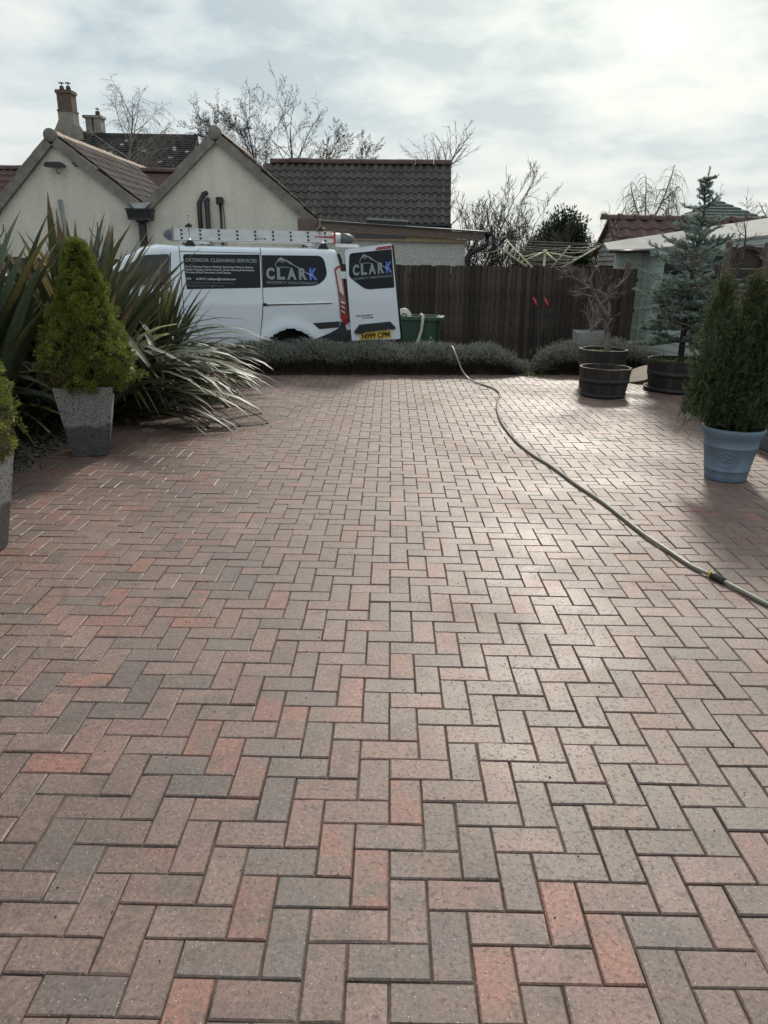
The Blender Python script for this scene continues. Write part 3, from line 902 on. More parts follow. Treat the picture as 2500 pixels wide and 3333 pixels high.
def build_garage():
    G = empty('garage_wing', (0.0, 18.0, -0.25), 0, 'dark brown tiled garage with timber edged lean-to beyond the fence', 'building')
    O = Vector((-3.1, 19.85, 3.86)); A = Vector((.9985, -.055, 0)); Dn = Vector((-.11, -2.0, -1.44)).normalized()
    Rr = Vector((1.49, 19.60, 3.86)) - Vector((0, .02, 0)); ln = 2.47
    mb = MB(); slab(mb, O, Rr, Rr + Dn * ln, O + Dn * ln)
    back = Vector((.08, 2.0, -1.44)).normalized()
    slab(mb, O, Rr, Rr + back * ln, O + back * ln)
    rf = wpart(mb, 'roof', 'tile_brown', G)
    n = int((Rr - O).length / .37)
    O2 = Rr - A * (n * .37)
    tile_roof(rf, T_BROWN, O2 + Dn * .05, A, Dn, n, 8, .37, .302, skip=lambda c, r: c * .37 < (r - 2) * .25 - .3)
    ridge_tiles(rf, O2, Rr + A * .02, .115, .45, 'ridge_red')
    wl = MB(); wl.box(-3, 1.30, 17.55, 17.8, -.25, 2.35); wl.box(1.14, 1.32, 17.81, 21.2, -.25, 2.35)
    wpart(wl, 'wall', 'render_cream', G)
    E = Rr + Dn * ln
    wpart(MB().tube([O + Dn * (ln + .02) + Vector((1.5, 0, -.03)), E + Vector((.02, -.03, -.03))], .05, 8).box(E.x - .05, E.x + .02, E.y - .1, E.y, E.z - .2, E.z - .02), 'gutter', 'black_plastic', G)
    # lean-to in front: roof falling to the right, deep timber fascia
    rl = MB(); P = [(-1.45, 15.98, 2.375), (2.03, 15.98, 2.215), (2.03, 17.6, 2.30), (-1.45, 17.6, 2.46)]
    rl.add(P + [(x, y, z - .03) for x, y, z in P], [(0, 1, 2, 3), (7, 6, 5, 4), (0, 4, 5, 1), (1, 5, 6, 2), (2, 6, 7, 3), (3, 7, 4, 0)])
    wpart(rl, 'lean_to_roof', 'black_plastic', G)
    wpart(MB().prism([(-1.43, 2.343), (1.98, 2.186), (1.95, 2.055), (1.62, 2.03), (1.60, 2.06), (-1.43, 2.165)], XZ(16.02), 0, .05), 'fascia', 'fascia_wood', G)
    wpart(MB().prism([(-1.43, 2.162), (.30, 2.115), (1.58, 2.058), (1.63, 2.025), (1.62, 1.995), (-1.43, 2.02)], XZ(16.10), 0, .04), 'soffit_board', 'pale_wood', G)
    wpart(MB().prism([(-.70, 2.045), (.36, 2.05), (.36, 2.105), (-.70, 2.13)], XZ(16.085), 0, .03), 'window_strip', 'window_glass', G)
    wpart(MB().box(-1.90, -1.46, 16.3, 16.36, 2.08, 2.42), 'side_boarding', 'fascia_wood', G)
    wpart(MB().box(-1.75, 1.60, 16.2, 16.45, -.25, 2.035).box(1.40, 1.60, 16.46, 17.5, -.25, 2.03), 'lean_to_wall', 'render_white', G)
    sk = MB(); sk.prism([(-.47, 2.47), (.40, 2.44), (.40, 2.40), (-.47, 2.43)], XZ(16.55), 0, .55)
    sky_l = wpart(sk, 'rooflight', 'lead', G)
    wpart(MB().prism([(-.43, 2.43), (.36, 2.40), (.36, 2.27), (-.43, 2.30)], XZ(16.57), 0, .5), 'upstand', 'black_plastic', sky_l)
    gp = MB(); gp.tube([(2.06, 15.96, 2.17), (2.06, 17.5, 2.17)], .055, 8)
    gp.tube([(2.05, 16.1, 2.15), (2.03, 16.1, 1.97), (1.98, 16.1, 1.92), (1.73, 16.1, 1.80), (1.67, 16.12, 1.74), (1.66, 16.14, -.2)], .045, 10)
    wpart(gp, 'downpipe', 'black_plastic', G)


build_garage()


def build_stone_house():
    S = empty('stone_house', (-11, 34, -0.3), 0, 'old dark stone slate house with tall chimneys behind the bungalow', 'house')
    mb = MB(); slab(mb, (-13.2, 34, 6.42), (-8.1, 34, 6.46), (-8.05, 31.2, 4.1), (-13.2, 31.2, 4.1), .15)
    slab(mb, (-13.2, 34, 6.42), (-8.1, 34, 6.46), (-8.1, 36.8, 4.1), (-13.2, 36.8, 4.1), .15)
    rf = wpart(mb, 'roof', 'stone_slate', S)
    wpart(MB().prism([(31.3, -.3), (36.6, -.3), (36.6, 4.2), (34, 6.3), (31.3, 4.0)], lambda u, v, d: (-8.25 - d, u, v), 0, .4)
          .box(-13.1, -8.7, 31.3, 31.6, -.3, 4.0), 'wall', 'old_stone', S)
    D = Vector((0, -2.8, -2.34)); ln = D.length; D.normalize(); nn = Vector((0, D.z, -D.y)); nn = nn if nn.z > 0 else -nn
    dark, lich = MB(), MB()
    rows = 26
    for r in range(rows):
        x = -12.7 - random.random() * .3
        while x < -8.15:
            w = random.uniform(.12, .28); x1 = min(x + w, -8.1)
            p = Vector((0, 34, 6.44)) + D * (ln * r / rows)
            t = random.uniform(.02, .05); l = ln / rows * 1.05
            a = [Vector((x, p.y, p.z)), Vector((x1 - .012, p.y, p.z)), Vector((x1 - .012, p.y, p.z)) + D * l, Vector((x, p.y, p.z)) + D * l]
            v = [a[0] + nn * .005, a[1] + nn * .005, a[2] + nn * t, a[3] + nn * t, a[2] - nn * .01, a[3] - nn * .01]
            (lich if random.random() < .05 and w < .19 else dark).add(v, [(0, 1, 2, 3), (3, 2, 4, 5)])
            x = x1
    tag(wpart(dark, 'slates', 'stone_slate', rf), kind='stuff')
    tag(wpart(lich, 'lichened_slates', 'lichen', rf), kind='stuff')
    wpart(MB().box(-13.0, -8.08, 33.9, 34.1, 6.40, 6.52), 'ridge', 'stone_slate', S)
    # brick chimney on a stone shoulder
    st = MB(); st.prism([(-14.1, 6.2), (-12.75, 6.2), (-12.85, 6.48), (-13.10, 6.85), (-13.10, 7.26), (-13.72, 7.26), (-13.72, 6.95), (-13.95, 6.55)], XZ(33.7), 0, .6)
    st.prism([(-14.1, -.3), (-12.9, -.3), (-12.75, 6.2), (-14.1, 6.2)], XZ(33.75), 0, .5)
    ch = wpart(st, 'chimney', 'old_stone', S, label='tall brick chimney with two pots')
    wpart(MB().box(-13.70, -13.12, 33.72, 34.28, 7.26, 8.0).box(-13.74, -13.08, 33.68, 34.32, 7.262, 7.33).box(-13.74, -13.08, 33.68, 34.32, 7.93, 8.06), 'brick_stack', 'chimney_brick', ch)
    for x in (-13.56, -13.29):
        wpart(MB().lathe([(.0, 8.06), (.11, 8.06), (.08, 8.24), (.0, 8.24)], 12, (x, 34, 0)), 'chimney_pot', 'ridge_red', ch)
        wpart(MB().lathe([(.02, 8.24), (.02, 8.33), (.12, 8.34), (.10, 8.37), (0, 8.38)], 12, (x, 34, 0)), 'cowl', 'lead', ch)
    s2 = MB(); s2.box(-12.92, -12.10, 34.2, 34.9, 5.5, 6.62); s2.box(-12.84, -12.58, 34.3, 34.8, 6.6, 7.14); s2.box(-12.50, -12.20, 34.3, 34.8, 6.6, 7.14)
    s2.box(-12.94, -12.14, 34.25, 34.85, 7.14, 7.24)
    c2 = wpart(s2, 'chimney', 'old_stone', S, label='low stone chimney with a slot between its two flues')
    wpart(MB().lathe([(0, 7.24), (.11, 7.24), (.09, 7.42), (0, 7.42)], 12, (-12.36, 34.5, 0)), 'chimney_pot', 'ridge_red', c2)
    wpart(MB().lathe([(.02, 7.42), (.02, 7.5), (.11, 7.5), (.03, 7.55), (0, 7.56)], 12, (-12.36, 34.5, 0)), 'cowl', 'lead', c2)


build_stone_house()

# ------------------------------------------------------------------ close boarded fence


def build_fence():
    Fn = empty('boarded_fence', (0, 15.3, -0.25), 0, 'tall dark brown close boarded fence behind the van and hedges', 'fence')
    meshes = []
    for v in range(6):
        mb = MB(); w, h = .130, 1.80
        zt = h + random.uniform(-.008, .008)
        mb.add([(0, -.012, 0), (w, .006, 0), (w, .014, 0), (0, .026, 0), (0, -.012, zt), (w, .006, zt), (w, .014, zt), (0, .026, zt)],
               [(0, 1, 5, 4), (1, 2, 6, 5), (2, 3, 7, 6), (3, 0, 4, 7), (4, 5, 6, 7)])
        me = mb.mesh('board'); me.materials.append(MAT['fence_wood']); meshes.append(me)
    x = -9.6; i = 0
    while x < 4.92:
        o = link('board', meshes[i % 6], Fn, loc=(x, random.uniform(-.004, .004), random.uniform(-.018, .012)), rot=(0, R_(random.gauss(-.55, .40)), R_(4) + random.gauss(0, .03)))
        x += random.uniform(.097, .108); i += 1
    for z in (.3, .95, 1.55):
        MB().box(-9.6, 5.0, .035, .09, z, z + .07).build('rail', MAT['fence_wood'], Fn)
    for k in range(8):
        MB().box(-9.5 + k * 2.05, -9.4 + k * 2.05, .092, .19, 0, 1.78).build('post', MAT['fence_wood'], Fn)


build_fence()


def build_red_shed():
    S = empty('tiled_outbuilding', (7.0, 17.5, -0.25), 0, 'low outbuilding with a dark red pantiled roof beyond the summerhouse', 'shed')
    mb = MB(); slab(mb, (4.86, 17.5, 2.58), (10.5, 17.5, 2.58), (10.5, 16.45, 1.86), (4.86, 16.45, 1.86))
    slab(mb, (4.86, 17.5, 2.58), (10.5, 17.5, 2.58), (10.5, 18.6, 1.86), (4.86, 18.6, 1.86))
    rf = wpart(mb, 'roof', 'tile_red', S)
    tile_roof(rf, T_RED, (4.84, 17.47, 2.57), (1, 0, 0), (0, -1.05, -.72), 17, 4, .325, .33)
    ridge_tiles(rf, (4.72, 17.5, 2.57), (10.4, 17.5, 2.57), .105, .345, 'ridge_red', collar=.022)
    wpart(MB().box(5.05, 10.4, 16.62, 16.75, -.25, 1.9), 'wall', 'dark_wood', S)
    # weathered shingles on the gable end
    wpart(MB().prism([(16.6, -.25), (18.4, -.25), (18.4, 1.95), (17.5, 2.5), (16.6, 1.95)], lambda u, v, d: (5.0 + d, u, v), 0, .06), 'gable_end', 'dark_wood', S)
    for r in range(9):
        z = 1.60 + r * .105
        half = min(.95, max(.06, (2.62 - z) * 1.42))
        wpart(MB().add([(4.955 - .012 * (r % 2), 17.5 - half, z), (4.955 - .012 * (r % 2), 17.5 + half, z), (4.99, 17.5 + half * .93, z + .118), (4.99, 17.5 - half * .93, z + .118),
                        (4.985, 17.5 - half, z), (4.985, 17.5 + half, z)], [(0, 1, 2, 3), (0, 4, 5, 1)]), 'shingle', 'weathered_shingle', S)
    wpart(MB().tube([(4.98, 16.45, 1.84), (4.96, 16.42, 1.78), (5.02, 16.5, 1.68), (5.03, 16.52, .1)], .03, 7), 'downpipe', 'black_plastic', S)


build_red_shed()


def build_summerhouse():
    S = empty('summerhouse', (5.5, 14.0, -0.25), 0, 'pale green boarded summerhouse with sloping felt roof behind the blue spruce', 'summerhouse')
    A, B, C = Vector((4.62, 15.64, 0)), Vector((5.27, 15.74, 0)), Vector((6.0, 11.4, 0))

    def board(p, q, z, h, name='board', mat='shed_green', t=.018):
        d = (q - p).normalized(); n = Vector((d.y, -d.x, 0))
        if n.x > 0 and abs(n.x) > abs(n.y): n = -n
        if abs(n.y) > abs(n.x) and n.y > 0: n = -n
        P = [p + n * t, q + n * t, q + n * .004, p + n * .004]
        return MB().add([(a.x, a.y, z) for a in (P[0], P[1], q - n * .02, p - n * .02)] + [(a.x, a.y, z + h) for a in (P[3], P[2], q - n * .02, p - n * .02)],
                        [(0, 1, 5, 4), (1, 2, 6, 5), (2, 3, 7, 6), (3, 0, 4, 7), (4, 5, 6, 7), (3, 2, 1, 0)])
    for k in range(15):
        wpart(board(A, B - Vector((.03, 0, 0)), -.24 + k * .142, .138), 'board', 'shed_green', S)
        wpart(board(B, C, -.24 + k * .142, .138), 'board', 'shed_green', S)
    for p in (A, B + Vector((-.03, -.03, 0))):
        wpart(MB().bbox(p.x - .045, p.x + .045, p.y - .05, p.y + .05, -.25, 1.90, .006), 'corner_post', 'shed_trim', S)
    d = (C - B).normalized()
    n = Vector((-.985, -.17, 0))

    def panel(t0, t1, z0, z1, off, mat, name, parent, th=.03):
        p, q = B + d * t0 + n * off, B + d * t1 + n * off
        o = MB().add([(p.x, p.y, z0), (q.x, q.y, z0), (q.x, q.y, z1), (p.x, p.y, z1)] + [((p - n * th).x, (p - n * th).y, z0), ((q - n * th).x, (q - n * th).y, z0), ((q - n * th).x, (q - n * th).y, z1), ((p - n * th).x, (p - n * th).y, z1)],
                     [(0, 1, 2, 3), (7, 6, 5, 4), (0, 4, 5, 1), (1, 5, 6, 2), (2, 6, 7, 3), (3, 7, 4, 0)])
        return wpart(o, name, mat, parent)
    fr = panel(.75, 2.6, .55, 1.78, .035, 'navy_paint', 'window_frame', S)
    panel(.87, 1.62, .66, 1.66, .042, 'window_glass', 'pane', fr, .008)
    panel(1.74, 2.48, .66, 1.66, .042, 'window_glass', 'pane', fr, .008)
    # roof, low edge towards the paving
    P = [(4.36, 15.45, 1.90), (5.16, 15.30, 1.93), (5.80, 11.2, 2.09), (7.6, 11.6, 2.62), (7.0, 16.4, 2.45), (4.5, 16.3, 2.05)]
    mb = MB(); mb.add(P + [(x, y, z - .035) for x, y, z in P], [(0, 1, 5), (1, 4, 5), (1, 2, 3, 4), (6, 11, 7), (7, 11, 10), (7, 10, 9, 8)] + [(i, i + 6, (i + 1) % 6 + 6, (i + 1) % 6) for i in range(6)])
    wpart(mb, 'felt_roof', 'shed_roof', S)
    f = MB(); a, b_, c = (4.37, 15.47), (5.17, 15.33), (5.81, 11.25)
    f.add([(b_[0], b_[1], 1.893), (c[0], c[1], 2.053), (c[0], c[1], 1.91), (b_[0], b_[1], 1.79), (b_[0] + .03, b_[1], 1.893), (c[0] + .03, c[1], 2.053), (c[0] + .03, c[1], 1.91), (b_[0] + .03, b_[1], 1.79)],
          [(0, 1, 2, 3), (7, 6, 5, 4), (0, 4, 5, 1), (2, 6, 7, 3), (0, 3, 7, 4)])
    wpart(f, 'fascia', 'shed_trim', S)
    wpart(MB().tube([(4.38, 15.42, 1.86), (5.15, 15.28, 1.88)], .03, 7), 'gutter', 'black_plastic', S)


build_summerhouse()


def build_gate():
    G = empty('timber_screen', (5.3, 10.6, 0), 0, 'dark brown timber screen with arched openings at the edge of the paving', 'screen')
    for k in range(12):
        wpart(MB().bbox(4.62, 6.4, 10.56 + .012 * (k % 2), 10.60 + .012 * (k % 2), .02 + k * .142, .155 + k * .142, .005), 'board', 'dark_wood', G)
    for x in (4.60, 5.12, 5.70, 6.35):
        wpart(MB().bbox(x - .035, x + .035, 10.49, 10.555, 0, 1.92, .006), 'post', 'fascia_wood', G)
    for x0 in (4.64, 5.16):
        mb = MB(); n = 12; xc = x0 + .225
        o_, i_ = [], []
        for q in range(n + 1):
            a = math.pi * q / n
            o_.append((xc + .225 * math.cos(a), 1.72 + .16 * math.sin(a))); i_.append((xc + .18 * math.cos(a), 1.72 + .115 * math.sin(a)))
        for q in range(n):
            mb.prism([o_[q], o_[q + 1], i_[q + 1], i_[q]], XZ(10.52), 0, .035)
        wpart(mb, 'arch', 'twig_brown', G)
        wpart(MB().box(x0 + .01, x0 + .44, 10.585, 10.60, 1.715, 1.86), 'arch_back', 'dark_wood', G)


build_gate()

# green felt gazebo far behind
gz = empty('gazebo', (11.2, 27, -.2), 0, 'far garden gazebo with a pointed green felt roof', 'gazebo')
mb = MB(); ap = (11.17, 27, 3.78)
cs = [(9.35, 25.4, 2.85), (13.0, 25.4, 2.85), (13.0, 28.6, 2.85), (9.35, 28.6, 2.85)]
for k in range(4):
    a, b_ = Vector(cs[k]), Vector(cs[(k + 1) % 4]); t = Vector(ap)
    for r in range(9):
        f0, f1 = r / 9, (r + 1) / 9
        p = [a.lerp(t, f0), b_.lerp(t, f0), b_.lerp(t, f1), a.lerp(t, f1)]
        u = Vector((0, 0, .03))
        mb.add([p[0] + u, p[1] + u, p[2], p[3], p[0], p[1]], [(0, 1, 2, 3), (0, 4, 5, 1)])
wpart(mb, 'roof', 'gazebo_felt', gz)
for k in range(4):
    wpart(MB().box(cs[k][0] * .96 + .45 - .06, cs[k][0] * .96 + .45 + .06, cs[k][1] - .06, cs[k][1] + .06, -.2, 2.9), 'post', 'dark_wood', gz)

# low grey decking step on the right
dk = empty('deck_step', (3.9, 6.6, 0), 0, 'low blue grey decking step along the right edge of the paving', 'step')
for k in range(2):
    z0 = .012 + k * .135
    mb = MB(); mb.bbox(3.47, 3.50, 4.2, 8.02, z0, z0 + .128, .004)
    for r in range(6):
        mb.box(3.462, 3.470, 4.21, 8.01, z0 + .012 + r * .018, z0 + .021 + r * .018)
    wpart(mb, 'face_board', 'deck_grey', dk)
    wpart(MB().bbox(3.505, 4.6, 8.0, 8.03, z0, z0 + .128, .004), 'face_board', 'deck_grey', dk)
for k in range(8):
    wpart(MB().bbox(3.455 + k * .143, 3.455 + k * .143 + .137, 4.2, 8.04, .283, .308, .004), 'tread_board', 'deck_grey', dk)

# ------------------------------------------------------------------ lettering
_fonts = {}


def text2d(s, bold=0.0, spacing=1.0, shear=0.0):
    cu = bpy.data.curves.new('t', 'FONT')
    cu.body = s; cu.size = 1.0; cu.space_character = spacing; cu.offset = bold; cu.shear = shear
    cu.resolution_u = 3
    ob = bpy.data.objects.new('t', cu); COL.objects.link(ob)
    dg = bpy.context.evaluated_depsgraph_get()
    me = ob.evaluated_get(dg).to_mesh()
    V = [(v.co.x, v.co.y) for v in me.vertices]; F = [tuple(p.vertices) for p in me.polygons]
    ob.evaluated_get(dg).to_mesh_clear()
    bpy.data.objects.remove(ob); bpy.data.curves.remove(cu)
    xs = [v[0] for v in V]; ys = [v[1] for v in V]
    return V, F, (min(xs), max(xs), min(ys), max(ys))


def put_text(s, quad, fn, name, mat, parent, bold=0.0, spacing=1.0, box=None, shear=0.0):
    """quad: lower left, lower right, upper right, upper left in the surface's own (u, v); fn(u, v) -> xyz"""
    V, F, bb = text2d(s, bold, spacing, shear)
    if box: bb = (bb[0], bb[1], box[0], box[1])
    q = [Vector(p) for p in quad]
    vs = []
    for x, y in V:
        a = (x - bb[0]) / (bb[1] - bb[0]); b_ = (y - bb[2]) / (bb[3] - bb[2])
        p = (q[0] * (1 - a) + q[1] * a) * (1 - b_) + (q[3] * (1 - a) + q[2] * a) * b_
        vs.append(fn(p.x, p.y))
    return wpart(MB().add(vs, F), name, mat, parent)


CAP = (0.0, 0.73)

# ------------------------------------------------------------------ panel van, tail towards us
VP0 = Vector((-0.729, 12.0, 0)); VA = R_(197)
VD = Vector((math.cos(VA), math.sin(VA), 0)); VN = Vector((VD.y, -VD.x, 0))
if VN.y < 0: VN = -VN
PZ = [-.05, .10, .40, .95, 1.06, 1.15, 1.65, 1.72, 1.80]
PW = [.11, .035, .0, .0, .012, .016, .085, .105, .16]


def pw(s, z):
    w = float(np.interp(z, PZ, PW))
    for cs in (.83, 3.72):
        r = math.hypot(s - cs, z - .165)
        if r < .75: w -= .028 * math.exp(-((r - .44) / .10) ** 2) * (1 if z > .1 else .5)
    if s > 3.6: w += ((s - 3.6) / 1.1) ** 2 * .28
    return w


def rake(s, z):
    return s + float(np.interp(z, [.0, .42, .62, 1.52, 1.70, 1.80], [-.12, -.12, -.07, .005, .05, .085])) * max(0, 1 - s / .7)


def VW(s, w, z): return VP0 + VD * s + VN * w + Vector((0, 0, z))


def VS(off): return lambda s, z: VW(s, pw(s, z) - off, z)


def surf_panel(poly, off, step=.05, name=None, mat=None, parent=None, fn=None):
    bm = bmesh.new()
    f = bm.faces.new([bm.verts.new((p[0], 0, p[1])) for p in poly])
    zs = [p[1] for p in poly]; ss = [p[0] for p in poly]
    z = math.floor(min(zs) / step) * step
    while z < max(zs):
        bmesh.ops.bisect_plane(bm, geom=bm.verts[:] + bm.edges[:] + bm.faces[:], plane_co=(0, 0, z), plane_no=(0, 0, 1)); z += step
    s = math.floor(min(ss) / .15) * .15
    while s < max(ss):
        bmesh.ops.bisect_plane(bm, geom=bm.verts[:] + bm.edges[:] + bm.faces[:], plane_co=(s, 0, 0), plane_no=(1, 0, 0)); s += .15
    bm.verts.index_update()
    fn = fn or VS(off)
    mb = MB().add([fn(v.co.x, v.co.z) for v in bm.verts], [[v.index for v in q.verts] for q in bm.faces])
    bm.free()
    return wpart(mb, name, mat, parent)


def rnd_poly(pts, r):
    """round the corners of a polygon: r per corner"""
    out = []
    n = len(pts)
    for i, p in enumerate(pts):
        p = Vector(p); a = Vector(pts[i - 1]); b_ = Vector(pts[(i + 1) % n])
        rr = r[i] if isinstance(r, (list, tuple)) else r
        if rr <= 0: out.append(tuple(p)); continue
        u = (a - p).normalized() * min(rr, (a - p).length * .45); v = (b_ - p).normalized() * min(rr, (b_ - p).length * .45)
        for t in (0, .25, .5, .75, 1):
            out.append(tuple((p + u) * (1 - t) ** 2 + p * 2 * t * (1 - t) + (p + v) * t * t))
    return out


WAND = [[(305, 270), (335, 222), (355, 215), (365, 193), (382, 206), (470, 250), (500, 280), (535, 292), (700, 388), (665, 388), (525, 308), (490, 290), (462, 272), (430, 268), (345, 262), (322, 282)]]


def wand_parts(mapfn, fn, parent):
    def P(x, y): u, v = mapfn(x, y); return fn(u, v)
    mb = MB()
    body = [(303, 272), (335, 224), (352, 216), (364, 193), (384, 207), (470, 250), (464, 268), (430, 266), (345, 258), (322, 284)]
    mb.add([P(*p) for p in body], [tuple(range(len(body)))])
    for a, b_, w in (((462, 254), (520, 290), 13), ((520, 290), (560, 318), 17), ((560, 318), (690, 392), 9)):
        d = Vector((b_[0] - a[0], b_[1] - a[1])).normalized(); n = Vector((-d.y, d.x)) * w
        mb.add([P(a[0] + n.x, a[1] + n.y), P(b_[0] + n.x, b_[1] + n.y), P(b_[0] - n.x, b_[1] - n.y), P(a[0] - n.x, a[1] - n.y)], [(0, 1, 2, 3)])
    hose = [(310, 275), (285, 305), (270, 338), (280, 368), (305, 384), (350, 384), (420, 376), (470, 380), (515, 392)]
    grip = [(350, 262), (365, 288), (395, 296), (425, 285), (435, 262)]
    for pl, w in ((hose, 6.5), (grip, 5)):
        for i in range(len(pl) - 1):
            a, b_ = pl[i], pl[i + 1]
            d = Vector((b_[0] - a[0], b_[1] - a[1])).normalized(); n = Vector((-d.y, d.x)) * w; e = d * 3
            mb.add([P(a[0] + n.x - e.x, a[1] + n.y - e.y), P(b_[0] + n.x + e.x, b_[1] + n.y + e.y), P(b_[0] - n.x + e.x, b_[1] - n.y + e.y), P(a[0] - n.x - e.x, a[1] - n.y - e.y)], [(0, 1, 2, 3)])
    wpart(mb, 'wand_emblem', 'logo_grey', parent)
    wpart(MB().add([P(780, 448), P(905, 505), P(935, 548), P(880, 520)], [(0, 1, 2, 3)]), 'spray_emblem', 'logo_lightblue', parent)


def build_van():
    V = empty('panel_van', tuple(VW(2.35, .98, -.25)), VA, 'white panel van with navy side panels and its rear door swung open', 'van')
    W = 1.97; zb = .03
    ST = np.concatenate([np.arange(0, .6, .04), np.arange(.6, 4.68, .05), [4.70]])

    def top(s): return float(np.interp(s, [0, .08, 2.75, 2.95, 3.2, 3.78, 4.45, 4.65, 4.72], [1.755, 1.765, 1.765, 1.72, 1.60, 1.10, .86, .70, .55]))
    rows = []
    for s in ST:
        zt = top(s); rc = min(.09, (zt - zb) * .3)
        pts = [(pw(s, z), z) for z in np.linspace(zb, zt - rc, 40)]
        w0 = pts[-1][0]; ww = .12
        for q in range(1, 7):
            a = q / 6 * math.pi / 2
            pts.append((w0 + ww * (1 - math.cos(a)), zt - rc + rc * math.sin(a)))
        w1 = pts[-1][0]
        for q in range(1, 9):
            t = q / 8
            pts.append((w1 + (W / 2 - w1) * t, zt + .03 * math.sin(t * math.pi / 2)))
        full = pts + [(W - w, z) for w, z in pts[-2::-1]]
        rows.append([(s, w, z) for w, z in full])
    n = len(rows[0])
    pos = {}

    def vid(i, k): return i * n + k
    verts = [VW(rake(s, z), w, z) for r in rows for (s, w, z) in r]
    arch = [(.83, .165, .40), (3.72, .165, .40)]

    def inside(s, z): return next((a for a in arch if math.hypot(s - a[0], z - a[1]) < a[2]), None)
    body, glass = [], []
    for i in range(len(rows) - 1):
        for k in range(n - 1):
            q = [rows[i][k], rows[i + 1][k], rows[i + 1][k + 1], rows[i][k + 1]]
            cs = sum(p[0] for p in q) / 4; cz = sum(p[2] for p in q) / 4
            side = k < 39 or k > n - 41
            if side and inside(cs, cz): continue
            if side:
                for (ii, kk) in ((i, k), (i + 1, k), (i + 1, k + 1), (i, k + 1)):
                    s, w, z = rows[ii][kk]; a = inside(s, z)
                    if a:
                        d = math.hypot(s - a[0], z - a[1]); f = a[2] / max(d, 1e-4)
                        s2, z2 = a[0] + (s - a[0]) * f, a[1] + (z - a[1]) * f
                        verts[vid(ii, kk)] = VW(rake(s2, z2), w, z2)
            f = (vid(i, k), vid(i + 1, k), vid(i + 1, k + 1), vid(i, k + 1))
            if 3.0 < cs < 3.7 and 45 < k < n - 46: glass.append(f)
            else: body.append(f)
    body.append(tuple(vid(len(rows) - 1, k) for k in range(n)))
    mbb = MB().add(verts, body, True)
    wpart(mbb, 'body', 'van_white', V)
    wpart(MB().add([v + Vector((0, 0, .004)) for v in verts], glass, True), 'windscreen', 'window_glass', V)
    # underside, load floor, bulkhead and far rear door
    ub = MB(); ub.prism([(.1, .10), (1.85, .10), (1.85, .14), (.1, .14)], lambda u, v, d: VW(d, u, v), .02, 4.5)
    ub.prism([(.1, .14), (1.85, .14), (1.75, 1.68), (.2, 1.68)], lambda u, v, d: VW(d, u, v), 2.42, 2.45)
    wpart(ub, 'load_floor', 'bumper_grey', V)
    wpart(MB().prism([(1.0, .25), (1.90, .25), (1.82, 1.72), (1.0, 1.74)], lambda u, v, d: VW(rake(d, v), u, v), .0, .04), 'rear_door', 'van_white', V, label='closed rear door on the far side')
    wpart(MB().prism([(.02, .02), (1.95, .02), (1.95, .26), (.02, .26)], lambda u, v, d: VW(d, u, v), -.16, .0), 'rear_bumper', 'bumper_grey', V)
    # wheels
    for s in (.83, 3.72):
        for w, sg in ((.055, -1), (1.915, 1)):
            M = Matrix.Translation(VW(s, w, .09)) @ Matrix(((VD.x, 0, VN.x * -sg, 0), (VD.y, 0, VN.y * -sg, 0), (0, 1, 0, 0), (0, 0, 0, 1)))
            ty = wpart(MB().lathe([(.20, -.09), (.30, -.11), (.335, -.085), (.34, 0), (.335, .085), (.30, .10), (.21, .08), (.20, -.09)], 30, M=M), 'wheel', 'black_rubber', V)
            wpart(MB().lathe([(.0, .05), (.06, .05), (.07, .03), (.19, .04), (.21, .075), (.215, .02)], 24, M=M), 'rim', 'lead', ty)
        hb = MB(); k = 14
        for q in range(k):
            a, b_ = math.pi * q / k, math.pi * (q + 1) / k
            hb.add([VW(s + .415 * math.cos(t), w, .165 + .415 * math.sin(t)) for t, w in ((a, .03), (b_, .03), (b_, .42), (a, .42))], [(0, 1, 2, 3)])
        hb.add([VW(s + .415 * math.cos(math.pi * q / k), .42, .165 + .415 * math.sin(math.pi * q / k)) for q in range(k + 1)], [tuple(range(k + 1))])
        wpart(hb, 'wheel_arch', 'black_rubber', V)
    # side panels
    pan = surf_panel(rnd_poly([(2.377, 1.649), (2.358, 1.156), (1.262, 1.184), (1.252, 1.663)], [.04, .02, 0, 0]), .004, name='side_panel', mat='vinyl_navy', parent=V)
    win = surf_panel(rnd_poly([(1.222, 1.657), (1.228, 1.185), (.372, 1.222), (.208, 1.365), (.268, 1.664)], [0, 0, .09, .10, .10]), .004, name='side_panel', mat='vinyl_navy', parent=V)
    dg_ = surf_panel(rnd_poly([(2.56, 1.648), (2.62, 1.20), (3.50, 1.21), (3.46, 1.28), (2.94, 1.625)], [.05, .06, .03, .03, .05]), .004, name='door_window', mat='window_glass', parent=V)
    for poly, nm, mt in (([(2.56, 1.665), (2.60, 1.19), (3.5, 1.195), (3.5, 1.185), (2.585, 1.178), (2.545, 1.67)], 'window_seal', 'black_rubber'),):
        surf_panel(poly, .003, name=nm, mat=mt, parent=V)
    # shut lines
    for poly in ([(2.428, 1.76), (2.428, .30), (2.418, .30), (2.418, 1.76)],
                 [(1.241, 1.76), (1.238, 1.0), (1.262, .75), (1.312, .42), (1.302, .42), (1.250, .75), (1.228, 1.0), (1.231, 1.76)],
                 [(2.424, 1.690), (1.24, 1.688), (1.24, 1.680), (2.424, 1.682)]):
        surf_panel(poly, .0025, name='shut_line', mat='black_rubber', parent=V)
    # sliding door track
    rail = surf_panel([(1.232, .962), (1.232, .916), (.145, .948), (.145, .995)], .004, name='door_track', mat='chrome', parent=V)
    surf_panel([(1.225, .936), (1.225, .921), (.150, .953), (.150, .966)], .008, name='track_groove', mat='black_rubber', parent=rail)
